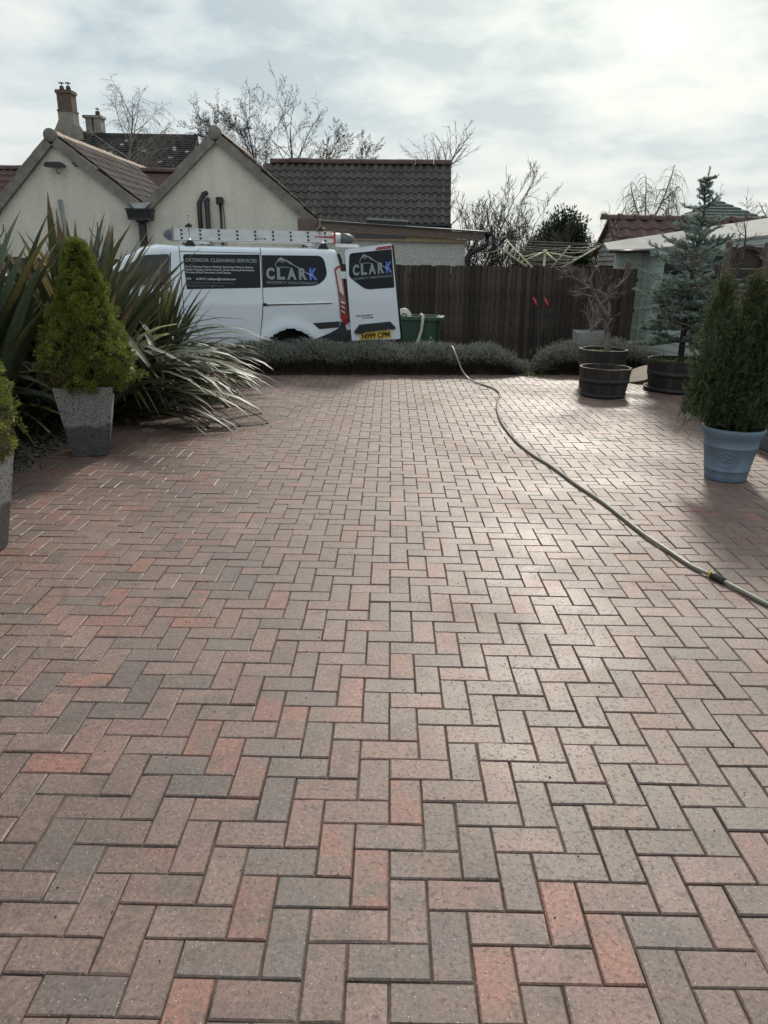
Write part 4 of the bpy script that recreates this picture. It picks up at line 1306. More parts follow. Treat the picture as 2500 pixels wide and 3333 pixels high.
    surf_panel([(1.236, .962), (1.236, .914), (1.15, .918), (1.19, .958)], .009, name='track_end', mat='black_rubber', parent=rail)
    # lower cladding, bumper corner
    surf_panel([(.47, .658), (.365, .565), (.05, .588), (.02, .683)], .006, name='rubbing_strip', mat='bumper_grey', parent=V)
    surf_panel([(.47, .40), (.20, .50), (.055, .575), (.0, .690), (-.055, .63), (-.12, .42), (-.10, .05), (.41, .05), (.435, .18)], .012, name='bumper_corner', mat='bumper_grey', parent=V,
               fn=lambda s, z: VW(s, pw(max(s, 0), z) - .012, z))
    # tail lamp, from the roof corner down
    tl = [(.105, 1.475), (.05, 1.52), (.0, 1.528), (-.035, 1.30), (-.055, 1.10), (-.075, .95), (-.105, .78), (-.092, .64), (-.05, .625), (.018, .735), (.052, 1.10)]
    fl = lambda off: (lambda s, z: VW(s, pw(max(s, 0), z) - off - .01 * (s < 0), z))
    lamp = surf_panel(tl, .016, name='tail_lamp', mat='lamp_red', parent=V, fn=fl(.016))
    surf_panel([(.078, 1.45), (.04, 1.485), (.012, 1.48), (-.022, 1.20), (-.035, 1.07), (.03, 1.13)], .02, name='clear_lens', mat='lamp_clear', parent=lamp, fn=fl(.021))
    surf_panel([(.032, 1.11), (-.034, 1.055), (-.052, .96), (-.06, .80), (.008, .80)], .02, name='smoked_lens', mat='lamp_dark', parent=lamp, fn=fl(.021))
    for z in (.86, .93, 1.0):
        surf_panel([(.018, z), (-.045, z - .03), (-.045, z - .055), (.014, z - .025)], .02, name='reflector', mat='lamp_clear', parent=lamp, fn=fl(.024))
    wpart(MB().prism([(-.02, 1.62), (.02, 1.70), (.05, 1.70), (.0, 1.50), (-.06, 1.10), (-.11, .82), (-.14, .5), (-.17, .5), (-.14, .84), (-.09, 1.12)], lambda u, v, d: VW(u, d, v), .05, .09), 'door_seal', 'black_rubber', V)
    for z in (.60, 1.38):
        wpart(MB().bbox(-.06, .06, -.02, .05, -.055, .055, .008, M=Matrix.Translation(VW(-.13 + .08 * (z > 1), .02, z)) @ Matrix.Rotation(VA + math.pi, 4, 'Z')), 'door_hinge', 'van_white', V)
    # lettering on the long panel
    F5 = VS(.008)
    def line(s0, s1, z, h, txt, mat, bold=0., box=CAP, zr=None):
        zr = z if zr is None else zr
        put_text(txt, [(s0, z), (s1, zr), (s1, zr + h), (s0, z + h)], F5, 'lettering', mat, pan, bold, box=box)
    line(2.345, 1.302, 1.545, .050, 'EXTERIOR CLEANING SERVICES', 'logo_grey', .022, zr=1.548)
    line(2.350, 1.362, 1.466, .026, 'Fascia Cleaning | Pressure Washing | Repointing | Window Cleaning', 'letter_white', .012)
    line(2.350, 1.345, 1.424, .026, 'Render Cleaning | Garden Services | Gutter Cleaning & Maintenance', 'letter_white', .012)
    line(2.350, 1.700, 1.384, .026, 'Driveway & Patio Restoration | Roof Cleaning', 'letter_white', .012)
    line(2.350, 1.632, 1.290, .032, '074      610910 | niallcpm@outlook.com', 'letter_white', .014)
    line(2.350, 1.665, 1.240, .030, 'www.clarkpropertymaintenance.org', 'letter_dim', .005)
    line(2.350, 1.790, 1.196, .030, '@clarkpropertymaintenance_', 'letter_dim', .005)
    # logo on the rear panel: letters and a pressure lance
    mp = lambda x, y: (1.168 - (x - 100) * (.789 / 915), 1.305 + (605 - y) * .000805)
    for ch, x0, x1, mt in (('C', 100, 248, 'logo_grey'), ('L', 290, 432, 'logo_grey'), ('A', 470, 638, 'logo_grey'), ('R', 682, 830, 'logo_grey'), ('K', 874, 1020, 'logo_blue')):
        a, b_, c, d = mp(x0, 605), mp(x1, 605), mp(x1, 388), mp(x0, 388)
        put_text(ch, [a, b_, c, d], F5, 'lettering', mt, win, .05)
    a, b_, c, d = mp(108, 683), mp(1018, 690), mp(1018, 640), mp(108, 630)
    put_text('PROPERTY MAINTENANCE', [a, b_, c, d], F5, 'lettering', 'logo_grey', win, .0, box=CAP)
    wand_parts(mp, VS(.0085), win)
    # roof bars
    for s in (2.26, .24):
        bar = wpart(MB().tube([VW(s, .20, 1.83), VW(s, .30, 1.855), VW(s, 1.68, 1.855), VW(s, 1.78, 1.83)], .022, 8), 'roof_bar', 'aluminium', V)
        for w in (.22, 1.75):
            wpart(MB().prism([(s - .09, 1.755), (s + .09, 1.755), (s + .035, 1.845), (s - .035, 1.845)], lambda u, v, d: VW(u, d, v), w - .03, w + .03), 'bar_foot', 'black_plastic', bar)
    wpart(MB().prism([(.0, 1.80), (.0, 1.855), (-.36, 1.85), (-.40, 1.82), (-.36, 1.80)], lambda u, v, d: VW(u, d, v), .40, .44), 'ladder_roller', 'aluminium', V)
    wpart(MB().prism([(2.26, 1.795), (2.26, 1.83), (1.98, 1.83), (1.93, 1.80)], lambda u, v, d: VW(u, d, v), .36, .40), 'ladder_roller', 'aluminium', V)

    # open rear door: outer face towards us, hung on a raked hinge line
    DP = VP0 + Vector((.06, 0, 0))
    DW = lambda off: (lambda u, v: Vector((DP.x + u, 12.0 - .02 * 0 - off - .10 * (1 - (min(max((v - .45) / 1.3, 0), 1)) ** 2) * .3, v)))
    skin = rnd_poly([(.105, .385), (-.012, 1.765), (.715, 1.862), (.888, .425)], [.03, .07, .03, .04])
    dr = surf_panel(skin, 0, step=.08, name='rear_door', mat='van_white', parent=V, fn=DW(.0))
    dr['label'] = 'open rear door with number plate and logo panel'
    md = MB(); q = skin; m = len(q); f0, f1 = DW(0.001), DW(-.07)
    md.add([f0(*p) for p in q] + [f1(*p) for p in q], [(i, i + m, (i + 1) % m + m, (i + 1) % m) for i in range(m)] + [tuple(range(m, 2 * m))])
    wpart(md, 'door_edge', 'van_white', dr)
    wpart(MB().tube([DW(.0)(.735, 1.84) + Vector((0, .03, 0)), DW(0)(.90, .44) + Vector((0, .03, 0))], .02, 6), 'rubber_seal', 'black_rubber', dr)
    surf_panel(rnd_poly([(.062, 1.705), (.055, 1.36), (.322, 1.172), (.772, 1.212), (.716, 1.777)], [.05, .06, .08, .0, .0]), 0, step=.08, name='door_panel', mat='vinyl_navy', parent=dr, fn=DW(.005))
    surf_panel([(.456, 1.755), (.497, 1.803), (.712, 1.832), (.714, 1.787)], 0, name='brake_lamp', mat='lamp_red', parent=dr, fn=DW(.006))
    hd = surf_panel([(.158, .525), (.234, .622), (.706, .676), (.795, .598), (.790, .572), (.70, .580), (.66, .566), (.32, .526), (.30, .508), (.16, .492)], 0, name='door_handle', mat='bumper_grey', parent=dr, fn=DW(.03))
    wpart(MB().add([DW(.03)(*p) for p in ((.158, .525), (.234, .622), (.706, .676), (.795, .598))] + [DW(0)(*p) for p in ((.14, .53), (.225, .64), (.716, .695), (.81, .60))], [(0, 4, 5, 1), (1, 5, 6, 2), (2, 6, 7, 3)]), 'handle_rim', 'bumper_grey', hd)
    pq = [(.237, .393), (.739, .448), (.730, .560), (.224, .506)]
    pl = surf_panel(pq, 0, name='number_plate', mat='plate_yellow', parent=dr, fn=DW(.010))
    Pq = [Vector(p) for p in pq]
    bi = lambda a, b_: (Pq[0] * (1 - a) + Pq[1] * a) * (1 - b_) + (Pq[3] * (1 - a) + Pq[2] * a) * b_
    put_text('N999 CPM', [bi(.07, .17), bi(.95, .17), bi(.95, .86), bi(.07, .86)], DW(.013), 'lettering', 'plate_black', pl, .035, box=CAP)
    put_text('TRANSIT', [(.166, .752), (.441, .779), (.439, .806), (.166, .778)], DW(.004), 'badge', 'badge_grey', dr, .03, box=CAP, shear=.15)
    put_text('CUSTOM', [(.268, .727), (.445, .744), (.445, .766), (.268, .747)], DW(.004), 'badge', 'badge_grey', dr, .03, box=CAP, shear=.15)
    dl, drr = Vector((.120, 1.372)), Vector((.732, 1.436)); ux = (drr - dl); uy = Vector((-.008, .168))
    mq = lambda x, y: tuple(dl + ux * ((x - 100) / 915) + uy * ((605 - y) / 220))
    for ch, x0, x1, mt in (('C', 100, 248, 'logo_grey'), ('L', 290, 432, 'logo_grey'), ('A', 470, 638, 'logo_grey'), ('R', 682, 830, 'logo_grey'), ('K', 874, 1020, 'logo_blue')):
        put_text(ch, [mq(x0, 605), mq(x1, 605), mq(x1, 388), mq(x0, 388)], DW(.008), 'lettering', mt, dr, .05)
    put_text('PROPERTY MAINTENANCE', [mq(108, 690), mq(1018, 690), mq(1018, 640), mq(108, 640)], DW(.008), 'lettering', 'logo_grey', dr, .0, box=CAP)
    wand_parts(mq, DW(.0085), dr)
    return V


build_van()


def build_ladder():
    L = empty('ladder', tuple(VW(1.25, .45, 1.86)), VA, 'aluminium extension ladder strapped on the roof of the van', 'ladder')
    for w in (.45, .83):
        for k in range(3):
            z0 = 1.868 + k * .056; w0 = w + (.02 * k if w < .6 else -.02 * k)
            mb = MB(); mb.prism([(z0, w0), (z0 + .054, w0), (z0 + .054, w0 + .025), (z0, w0 + .025)], lambda u, v, d: VW(d, v, u + (d / 2.5) * -.018), .0 + .012 * k, 2.49 - .01 * k)
            for lip in (0, .046):
                mb.prism([(z0 + lip, w0 - .006), (z0 + lip + .008, w0 - .006), (z0 + lip + .008, w0 - .0005), (z0 + lip, w0 - .0005)], lambda u, v, d: VW(d, v, u + (d / 2.5) * -.018), .0 + .012 * k, 2.49 - .01 * k)
            wpart(mb, 'stile', 'aluminium', L)
    for k in range(3):
        for i in range(9):
            s = .15 + i * .2765; z = 1.895 + k * .056 - (s / 2.5) * .018
            wpart(MB().prism([(s - .015, z - .015), (s + .015, z - .015), (s + .015, z + .015), (s - .015, z + .015)], lambda u, v, d: VW(u, d, v), .443 + .02 * k, .83), 'rung', 'black_rubber', L)
    put_text('3118', [(1.23, 1.885), (1.10, 1.886), (1.10, 1.910), (1.23, 1.909)], lambda s, z: VW(s, .442, z), 'lettering', 'black_rubber', L, .02, box=CAP)
    wpart(MB().prism([(.03, 1.965), (.03, 1.93), (.33, 1.945), (.33, 1.955), (.10, 1.96)], lambda u, v, d: VW(u, d, v), .455, .472), 'red_guide', 'red_plastic', L)
    for s in (-.012, 2.475):
        wpart(MB().prism([(s, 1.85), (s + .03, 1.85), (s + .03, 2.04), (s, 2.04)], lambda u, v, d: VW(u, d, v), .437, .475), 'end_cap', 'red_plastic' if s < 1 else 'lead', L)


build_ladder()

pc = empty('pipe_carrier', tuple(VW(1.1, .98, 1.90)), VA, 'white tube carrier with grey domed ends beside the ladder', 'tube')
wpart(MB().tube([VW(2.42, .98, 1.93), VW(-.24, .98, 1.945)], .088, 18), 'tube', 'tube_white', pc)
for s0, d in ((2.42, 1), (-.24, -1)):
    wpart(MB().tube([VW(s0 - d * .03, .98, 1.937), VW(s0 + d * .06, .98, 1.937), VW(s0 + d * .13, .98, 1.937), VW(s0 + d * .185, .98, 1.937), VW(s0 + d * .20, .98, 1.937)], [.097, .097, .085, .05, .02], 18), 'end_dome', 'cap_grey', pc)
for s, lb in ((2.25, 'front'), (.235, 'rear')):
    cl = empty('ladder_clamp', tuple(VW(s, .5, 2.04)), VA, 'brass knobbed ladder clamp over the %s roof bar of the van' % lb, 'clamp', 'ladder clamps')
    wpart(MB().prism([(s - .05, 2.036), (s + .06, 2.036), (s + .05, 2.06), (s, 2.095), (s - .04, 2.06)], lambda u, v, d: VW(u, d, v), .43, .56), 'bracket', 'black_plastic', cl)
    wpart(MB().tube([VW(s, .47, 1.86), VW(s, .47, 2.20)], .006, 6), 'threaded_rod', 'lead', cl)
    wpart(MB().tube([VW(s, .47, 2.195), VW(s, .47, 2.212)], .02, 10), 'knob', 'brass', cl)
    wpart(MB().tube([VW(s - .055, .46, 2.06), VW(s - .055, .46, 2.09)], .022, 8), 'wing_nut', 'brass', cl)

# ------------------------------------------------------------------ wheelie bin with a hose over its rim


def build_bin():
    z0 = -.25
    B = empty('wheelie_bin', (.56, 13.1, z0), R_(-9), 'green wheelie bin without lid standing beside the open van door', 'bin')
    top = .97
    def ring(hx, hy, z, oy=0): return [(-hx, -hy + oy, z), (hx, -hy + oy, z), (hx, hy + oy, z), (-hx, hy + oy, z)]
    rs = [ring(.235, .19, .04), ring(.30, .255, top - .09), ring(.305, .26, top - .02), ring(.285, .24, top - .02), ring(.215, .17, .08)]
    mb = MB(); mb.add([p for r in rs for p in r], [(i * 4 + k, i * 4 + (k + 1) % 4, i * 4 + 4 + (k + 1) % 4, i * 4 + 4 + k) for i in range(4) for k in range(4)] + [(3, 2, 1, 0), (16, 17, 18, 19)])
    mb.build('body', MAT['bin_green'], B)
    rm = MB()
    for (x0, x1, y0, y1) in ((-.345, .345, -.305, -.262), (-.345, .345, .262, .305), (-.345, -.307, -.262, .262), (.307, .345, -.262, .262)):
        rm.bbox(x0, x1, y0, y1, top - .065, top, .008)
    rm.build('rim', MAT['bin_green'], B)
    MB().bbox(.346, .42, -.29, .29, top - .05, top - .005, .012).build('handle', MAT['bin_green'], B)
    lid = MB(); lid.bbox(-.33, .33, .32, .36, .25, .93, .02); lid.build('lid', MAT['bin_green'], B)
    for x in (-.24, .24):
        w = MB(); w.lathe([(.0, -.025), (.08, -.025), (.10, -.02), (.10, .02), (.08, .025), (0, .025)], 18, M=Matrix.Translation((x, .24, .10)) @ Matrix.Rotation(R_(90), 4, 'Y'))
        w.build('wheel', MAT['black_rubber'], B)
    # house mark and scuffed print on the front corner
    pr = MB()
    for (x0, x1, za, zb_) in ((.20, .265, .50, .505), (.20, .265, .60, .605), (.20, .204, .50, .60), (.262, .266, .50, .60), (.215, .25, .62, .64), (.21, .25, .53, .57)):
        hy = lambda z: .19 + (z - .04) / .84 * .065 + .003
        pr.add([(x0, -hy(za), za), (x1, -hy(za), za), (x1, -hy(zb_), zb_), (x0, -hy(zb_), zb_)], [(0, 1, 2, 3)])
    pr.build('print', MAT['bin_print'], B)


build_bin()
hb = empty('short_hose', (.6, 12.8, -.25), 0, 'pale hose hooked over the front rim of the green bin', 'hose')
wpart(MB().tube([(.52, 13.0, .45), (.55, 12.93, .66), (.575, 12.84, .755), (.60, 12.775, .745), (.60, 12.765, .66), (.585, 12.79, .50), (.54, 12.80, .34), (.47, 12.78, .15), (.42, 12.7, .0), (.40, 12.6, -.2)], .026, 10), 'tube', 'cream_plastic', hb)
rl = empty('hose_reel', (.30, 12.95, .72), 0, 'round cream reel showing over the rim of the green bin', 'reel')
wpart(MB().lathe([(0, -.05), (.13, -.05), (.145, -.035), (.145, .035), (.13, .05), (0, .05)], 24, M=Matrix.Translation((.27, 12.98, .70)) @ Matrix.Rotation(R_(80), 4, 'X') @ Matrix.Rotation(R_(15), 4, 'Y')), 'drum', 'cream_plastic', rl)
wpart(MB().lathe([(.04, .052), (.06, .052), (.06, .06), (.04, .06)], 16, M=Matrix.Translation((.27, 12.98, .70)) @ Matrix.Rotation(R_(80), 4, 'X') @ Matrix.Rotation(R_(15), 4, 'Y')), 'hub', 'badge_grey', rl)

# ------------------------------------------------------------------ long hose over the paving
HP = [(0.62, 12.5, -.2), (0.86, 11.55, .30), (0.93, 11.25, .40), (0.97, 11.05, .41), (1.02, 10.82, .30), (1.09, 10.66, .13), (1.18, 10.45, .03), (1.30, 10.12, .0145), (1.415, 9.828, .0145), (1.455, 9.55, .0145), (1.44, 9.25, .0145),
      (1.385, 9.0, .0145), (1.30, 8.5, .0145), (1.245, 8.03, .0145), (1.21, 7.4, .0145), (1.225, 6.708, .0145), (1.285, 6.2, .0145), (1.365, 5.844, .0145), (1.45, 5.3, .0145), (1.53, 4.876, .0145),
      (1.575, 4.5, .0145), (1.612, 4.214, .0145), (1.665, 3.95, .0145), (1.708, 3.741, .0145), (1.776, 3.598, .0145), (1.84, 3.42, .0145), (1.90, 3.26, .0145), (2.05, 2.9, .0145), (2.3, 2.4, .0145), (2.7, 1.7, .0145)]


def catmull(P, k=6):
    P = [Vector(p) for p in P]; out = []
    for i in range(len(P) - 1):
        p0, p1, p2, p3 = P[max(i - 1, 0)], P[i], P[i + 1], P[min(i + 2, len(P) - 1)]
        for j in range(k):
            t = j / k
            out.append(.5 * ((2 * p1) + (p2 - p0) * t + (2 * p0 - 5 * p1 + 4 * p2 - p3) * t * t + (3 * p1 - p0 - 3 * p2 + p3) * t ** 3))
    return out + [P[-1]]


hs = empty('garden_hose', (1.4, 7, 0), 0, 'long grey garden hose snaking from the hedge across the paving', 'hose')
wpart(MB().tube(catmull(HP), .0115, 9), 'tube', 'hose_grey', hs)
c0, c1 = Vector((1.762, 3.635, .0145)), Vector((1.800, 3.53, .0145)); cd = (c1 - c0)
con = wpart(MB().tube([c0, c0 + cd * .1, c0 + cd * .45, c0 + cd * .5, c0 + cd * .95, c1], [.015, .022, .021, .018, .020, .015], 12), 'connector', 'black_plastic', hs)
wpart(MB().tube([c0 + cd * .10, c0 + cd * .20], .0235, 12), 'yellow_ring', 'hose_yellow', con)

# ------------------------------------------------------------------ sack truck against the fence
tk = empty('sack_truck', (3.0, 14.8, -.25), 0, 'black sack truck with red grips leaning against the fence', 'trolley')
for x in (2.98, 3.20):
    wpart(MB().tube(catmull([(x - .02, 14.62, -.12), (x + .01, 14.8, .25), (x + .015, 14.93, .62), (x + .01, 15.0, .76), (x - .03, 15.03, .83)], 3), .015, 7), 'side_tube', 'black_plastic', tk)
    wpart(MB().tube([(x - .025, 15.03, .82), (x - .04, 15.06, .87), (x - .09, 15.10, .97)], .024, 9), 'grip', 'red_plastic', tk)
wpart(MB().tube([(2.99, 14.94, .63), (3.21, 14.94, .62)], .013, 6), 'cross_tube', 'black_plastic', tk)
wpart(MB().tube([(3.1, 14.93, .61), (3.09, 14.8, .22)], .011, 6), 'centre_tube', 'black_plastic', tk)
wpart(MB().bbox(2.93, 3.25, 14.42, 14.60, -.245, -.23, .003), 'toe_plate', 'black_plastic', tk)
for x in (2.87, 3.30):
    M = Matrix.Translation((x, 14.72, -.11)) @ Matrix.Rotation(R_(68), 4, 'Z') @ Matrix.Rotation(R_(90), 4, 'X')
    w = wpart(MB().lathe([(.075, -.03), (.12, -.035), (.14, -.015), (.14, .015), (.12, .035), (.075, .03)], 22, M=M), 'wheel', 'black_rubber', tk)
    wpart(MB().lathe([(.0, -.02), (.03, -.03), (.03, .03), (.0, .03)], 12, M=M).lathe([(.062, -.028), (.078, -.028), (.078, .028), (.062, .028), (.062, -.028)], 20, M=M), 'rim', 'red_plastic', w)

# ------------------------------------------------------------------ rotary airer beyond the fence
ra = empty('rotary_airer', (3.53, 17.5, -.25), 0, 'open rotary clothes airer standing beyond the fence', 'airer')
wpart(MB().tube([(3.53, 17.5, -.25), (3.53, 17.5, 1.88)], .028, 10), 'pole', 'airer_steel', ra)
wpart(MB().lathe([(.03, 1.84), (.05, 1.85), (.05, 1.90), (.02, 1.92), (0, 1.92)], 12, (3.53, 17.5, 0)), 'hub', 'airer_steel', ra)
tips = [Vector((2.47, 17.1, 1.92)), Vector((2.80, 18.55, 2.13)), Vector((4.97, 17.75, 2.10)), Vector((3.85, 16.55, 1.97))]
root = Vector((3.53, 17.5, 1.30))
for t in tips:
    wpart(MB().tube([root, t], .019, 7), 'arm', 'airer_steel', ra)
    wpart(MB().tube([Vector((3.53, 17.5, 1.87)), root.lerp(t, .55)], .015, 6), 'strut', 'airer_steel', ra)
for f in (.42, .52, .62, .72, .82, .91, .98):
    mb = MB()
    for i in range(4):
        a, b_ = root.lerp(tips[i], f), root.lerp(tips[(i + 1) % 4], f)
        sag = random.uniform(.02, .09)
        mb.tube([a.lerp(b_, q / 6) + Vector((0, 0, -sag * 4 * (q / 6) * (1 - q / 6))) for q in range(7)], .0045, 4)
    wpart(mb, 'washing_line', 'line_cord', ra)
wl = empty('overhead_line', (4, 16, 2.0), 0, 'thin pale line strung above the fence past the rotary airer', 'line')
wpart(MB().tube([(1.66, 16.1, 1.78), (2.2, 16.6, 1.83), (2.47, 17.1, 1.90)], .005, 4).tube([(2.8, 18.5, 2.13), (5.0, 17.8, 2.06), (6.2, 15.2, 2.02)], .005, 4), 'cord', 'line_cord', wl)

# ------------------------------------------------------------------ square concrete planters


def planter(loc, rz, label):
    P = empty('concrete_planter', loc, rz, label, 'planter', 'square speckled planters')
    t, b_, h = .225, .143, .585
    mb = MB(); rs = [(b_ - .006, 0.0), (b_, .006), (t, h - .006), (t - .006, h), (t - .028, h), (t - .034, h - .004), (t - .045, h - .06)]
    vs = [(sx * r, sy * r, z) for r, z in rs for sx, sy in ((-1, -1), (1, -1), (1, 1), (-1, 1))]
    fs = [(i * 4 + k, i * 4 + (k + 1) % 4, i * 4 + 4 + (k + 1) % 4, i * 4 + 4 + k) for i in range(len(rs) - 1) for k in range(4)] + [(3, 2, 1, 0)]
    mb.add(vs, fs).build('pot', MAT['terrazzo'], P)
    r = t - .043
    MB().add([(-r, -r, h - .055), (r, -r, h - .055), (r, r, h - .055), (-r, r, h - .055)], [(0, 1, 2, 3)]).build('soil', MAT['soil'], P)


planter((-2.50, 6.065, .0), R_(17), 'square speckled concrete planter with damp foot in front of the flax')
planter((-2.30, 3.76, .0), R_(1), 'square speckled concrete planter cut by the left edge of the photo')

# ------------------------------------------------------------------ blue pot with a bee emblem


def blue_pot():
    P = empty('blue_pot', (2.705, 5.60, 0), R_(0), 'round blue grey pot with embossed bee oval on the right', 'pot')
    h = .42
    prof = [(.0, .004), (.140, .004), (.150, .0), (.157, .012), (.160, .05), (.167, .083), (.171, .086), (.171, .094), (.168, .098), (.196, .268), (.2005, .271), (.2005, .279), (.198, .283), (.2075, .345), (.213, .35), (.222, .365), (.229, .385), (.234, .40), (.230, .415), (.220, .42), (.207, .415), (.20, .395), (.196, .34)]
    mb = MB(); mb.lathe(prof, 48)
    mb.build('body', MAT['pot_blue'], P)
    MB().lathe([(0, .36), (.197, .355)], 32).build('soil', MAT['soil'], P)
    # embossed oval with a bee
    rad = lambda z: .160 + (z - .05) / .298 * .0475
    a0 = R_(-90 - 28)
    def on(x, z, off): r = rad(z) + off; a = a0 + x / rad(z); return (r * math.cos(a), r * math.sin(a), z)
    em = MB(); n = 36; zc = .185
    for w, hh, o_ in ((.078, .066, 0),):
        ring = [[on(k * w * math.cos(2 * math.pi * q / n), zc + k2 * hh * math.sin(2 * math.pi * q / n), off) for q in range(n)] for k, k2, off in ((1.0, 1.0, -.001), (.97, .97, .006), (.90, .90, .006), (.87, .87, -.001))]
        vs = [p for r in ring for p in r]
        em.add(vs, [(g * n + q, g * n + (q + 1) % n, (g + 1) * n + (q + 1) % n, (g + 1) * n + q) for g in range(3) for q in range(n)], True)
    emb = em.build('emblem_ring', MAT['pot_blue'], P)
    be = MB()
    def blob(cx, cz, rx, rz_, ang, hgt=.007, m=12):
        ca, sa = math.cos(ang), math.sin(ang)
        pts = [(cx + rx * math.cos(t) * ca - rz_ * math.sin(t) * sa, cz + rx * math.cos(t) * sa + rz_ * math.sin(t) * ca) for t in [2 * math.pi * q / m for q in range(m)]]
        vs = [on(x, z, -.001) for x, z in pts] + [on(cx + (x - cx) * .6, cz + (z - cz) * .6, hgt) for x, z in pts] + [on(cx, cz, hgt + .001)]
        be.add(vs, [(q, (q + 1) % m, m + (q + 1) % m, m + q) for q in range(m)] + [(m + q, m + (q + 1) % m, 2 * m) for q in range(m)], True)
    for k in range(4): blob(-.018 + k * .011, zc - .020 + k * .009, .007, .015 - .002 * abs(k - 1), R_(40))
    blob(.026, zc + .017, .009, .009, 0); blob(.002, zc + .024, .008, .024, R_(25)); blob(.020, zc - .013, .008, .022, R_(70))
    blob(.040, zc + .006, .003, .014, R_(-20), .005); blob(.010, zc + .040, .003, .012, R_(60), .005)
    be.build('bee', MAT['pot_blue'], emb)


blue_pot()

# ------------------------------------------------------------------ half barrels


def half_barrel(loc, r0, r1, h, label, soil=None, staves=22, tilt=0.0, tray=False):
    B = empty('half_barrel', loc, random.random() * 3, label, 'half barrel', 'half barrel tubs')
    bulge = lambda t: r0 + (r1 - r0) * (t ** .8)
    ring_t = (0, .35, .7, 1)
    for k in range(staves):
        a0, a1 = 2 * math.pi * k / staves + .004, 2 * math.pi * (k + 1) / staves - .004
        mb = MB(); vs = []
        dz = random.uniform(-.006, .003)
        for t in ring_t:
            for a, rr in ((a0, 0), (a1, 0), (a1, -.028), (a0, -.028)):
                r = bulge(t) + rr
                vs.append((r * math.cos(a), r * math.sin(a), .005 + t * h + (dz if t == 1 else 0)))
        fs = [(g * 4 + q, g * 4 + (q + 1) % 4, g * 4 + 4 + (q + 1) % 4, g * 4 + 4 + q) for g in range(3) for q in range(4)]
        st = mb.add(vs, fs).build('stave', MAT['barrel_wood'], B)
        o = 12
        MB().add([Vector(vs[o]) + Vector((0, 0, .0006)), Vector(vs[o + 1]) + Vector((0, 0, .0006)), Vector(vs[o + 2]) + Vector((0, 0, .0006)), Vector(vs[o + 3]) + Vector((0, 0, .0006))], [(0, 1, 2, 3)]).build('end_grain', MAT['barrel_end'], st)
    for t0, t1 in ((.02, .14), (.50, .66)):
        n = 40
        mb = MB(); mb.lathe([(bulge(t0) + .001, t0 * h), (bulge(t0) + .005, t0 * h), (bulge(t1) + .005, t1 * h), (bulge(t1) + .001, t1 * h)], n)
        mb.build('hoop', MAT['barrel_band'], B)
    MB().lathe([(0, .03), (r0 - .02, .03)], 28).build('base', MAT['barrel_wood'], B)
    if soil:
        V = [(0, 0, soil + .02)]; n = 26
        for q in range(n): a = 2 * math.pi * q / n; V.append((.55 * r1 * math.cos(a), .55 * r1 * math.sin(a), soil + random.uniform(0, .03)))
        for q in range(n): a = 2 * math.pi * q / n; V.append(((r1 - .03) * math.cos(a), (r1 - .03) * math.sin(a), soil + random.uniform(-.02, .01)))
        MB().add(V, [(0, 1 + q, 1 + (q + 1) % n) for q in range(n)] + [(1 + q, 1 + n + q, 1 + n + (q + 1) % n, 1 + (q + 1) % n) for q in range(n)], True).build('soil', MAT['soil'], B)
    if tray:
        MB().lathe([(r0 - .05, 0), (r0 + .06, 0), (r0 + .075, .05), (r0 + .06, .055), (r0 + .03, .03)], 36).build('tray', MAT['black_plastic'], B)


half_barrel((2.785, 9.40, 0), .268, .322, .365, 'empty wooden half barrel tub nearest on the paving', staves=20)
half_barrel((2.945, 10.12, 0), .27, .322, .515, 'taller half barrel tub holding the small bare tree', soil=.47)
half_barrel((3.945, 9.96, 0), .365, .425, .415, 'wide half barrel tub holding the blue spruce', soil=.36, staves=26, tray=True)

ld = empty('barrel_lid', (3.60, 10.55, 0), 0, 'round wooden lid tilted on the ground between the barrel tubs', 'lid')
M = Matrix.Translation((3.72, 10.72, .10)) @ Matrix.Rotation(R_(-20), 4, 'Y') @ Matrix.Rotation(R_(6), 4, 'X')
for k in range(5):
    y0, y1 = -.30 + k * .12, -.30 + k * .12 + .116
    pts = []
    for q in range(7): y = y0 + (y1 - y0) * q / 6; pts.append((math.sqrt(max(0, .31 ** 2 - y * y)), y))
    poly = pts + [(-x, y) for x, y in pts[::-1]]
    mb = MB(); n = len(poly)
    mb.add([M @ Vector((x, y, .022)) for x, y in poly] + [M @ Vector((x, y, -.022)) for x, y in poly], [tuple(range(n)), tuple(range(2 * n - 1, n - 1, -1))] + [(i, i + n, (i + 1) % n + n, (i + 1) % n) for i in range(n)])
    wpart(mb, 'plank', 'lid_wood', ld)

# grey trough by the fence
tr = empty('stone_trough', (3.78, 13.9, -.25), R_(-4), 'grey square planter with a bare pale shrub near the fence', 'planter')
mb = MB(); rs = [(.25, 0), (.29, .655), (.29, .69), (.255, .69), (.24, .60)]
mb.add([(sx * r, sy * r, z) for r, z in rs for sx, sy in ((-1, -1), (1, -1), (1, 1), (-1, 1))], [(i * 4 + k, i * 4 + (k + 1) % 4, i * 4 + 4 + (k + 1) % 4, i * 4 + 4 + k) for i in range(4) for k in range(4)] + [(16, 17, 18, 19)])
mb.build('pot', MAT['trough_grey'], tr)
sl = empty('timber_sleeper', (4.9, 13.0, -.2), R_(-75), 'old timber rail lying along the foot of the summerhouse', 'timber')
MB().bbox(-1.3, 1.0, -.05, .05, .0, .13, .01).build('beam', MAT['fascia_wood'], sl)

# ------------------------------------------------------------------ flax clumps: every leaf its own part


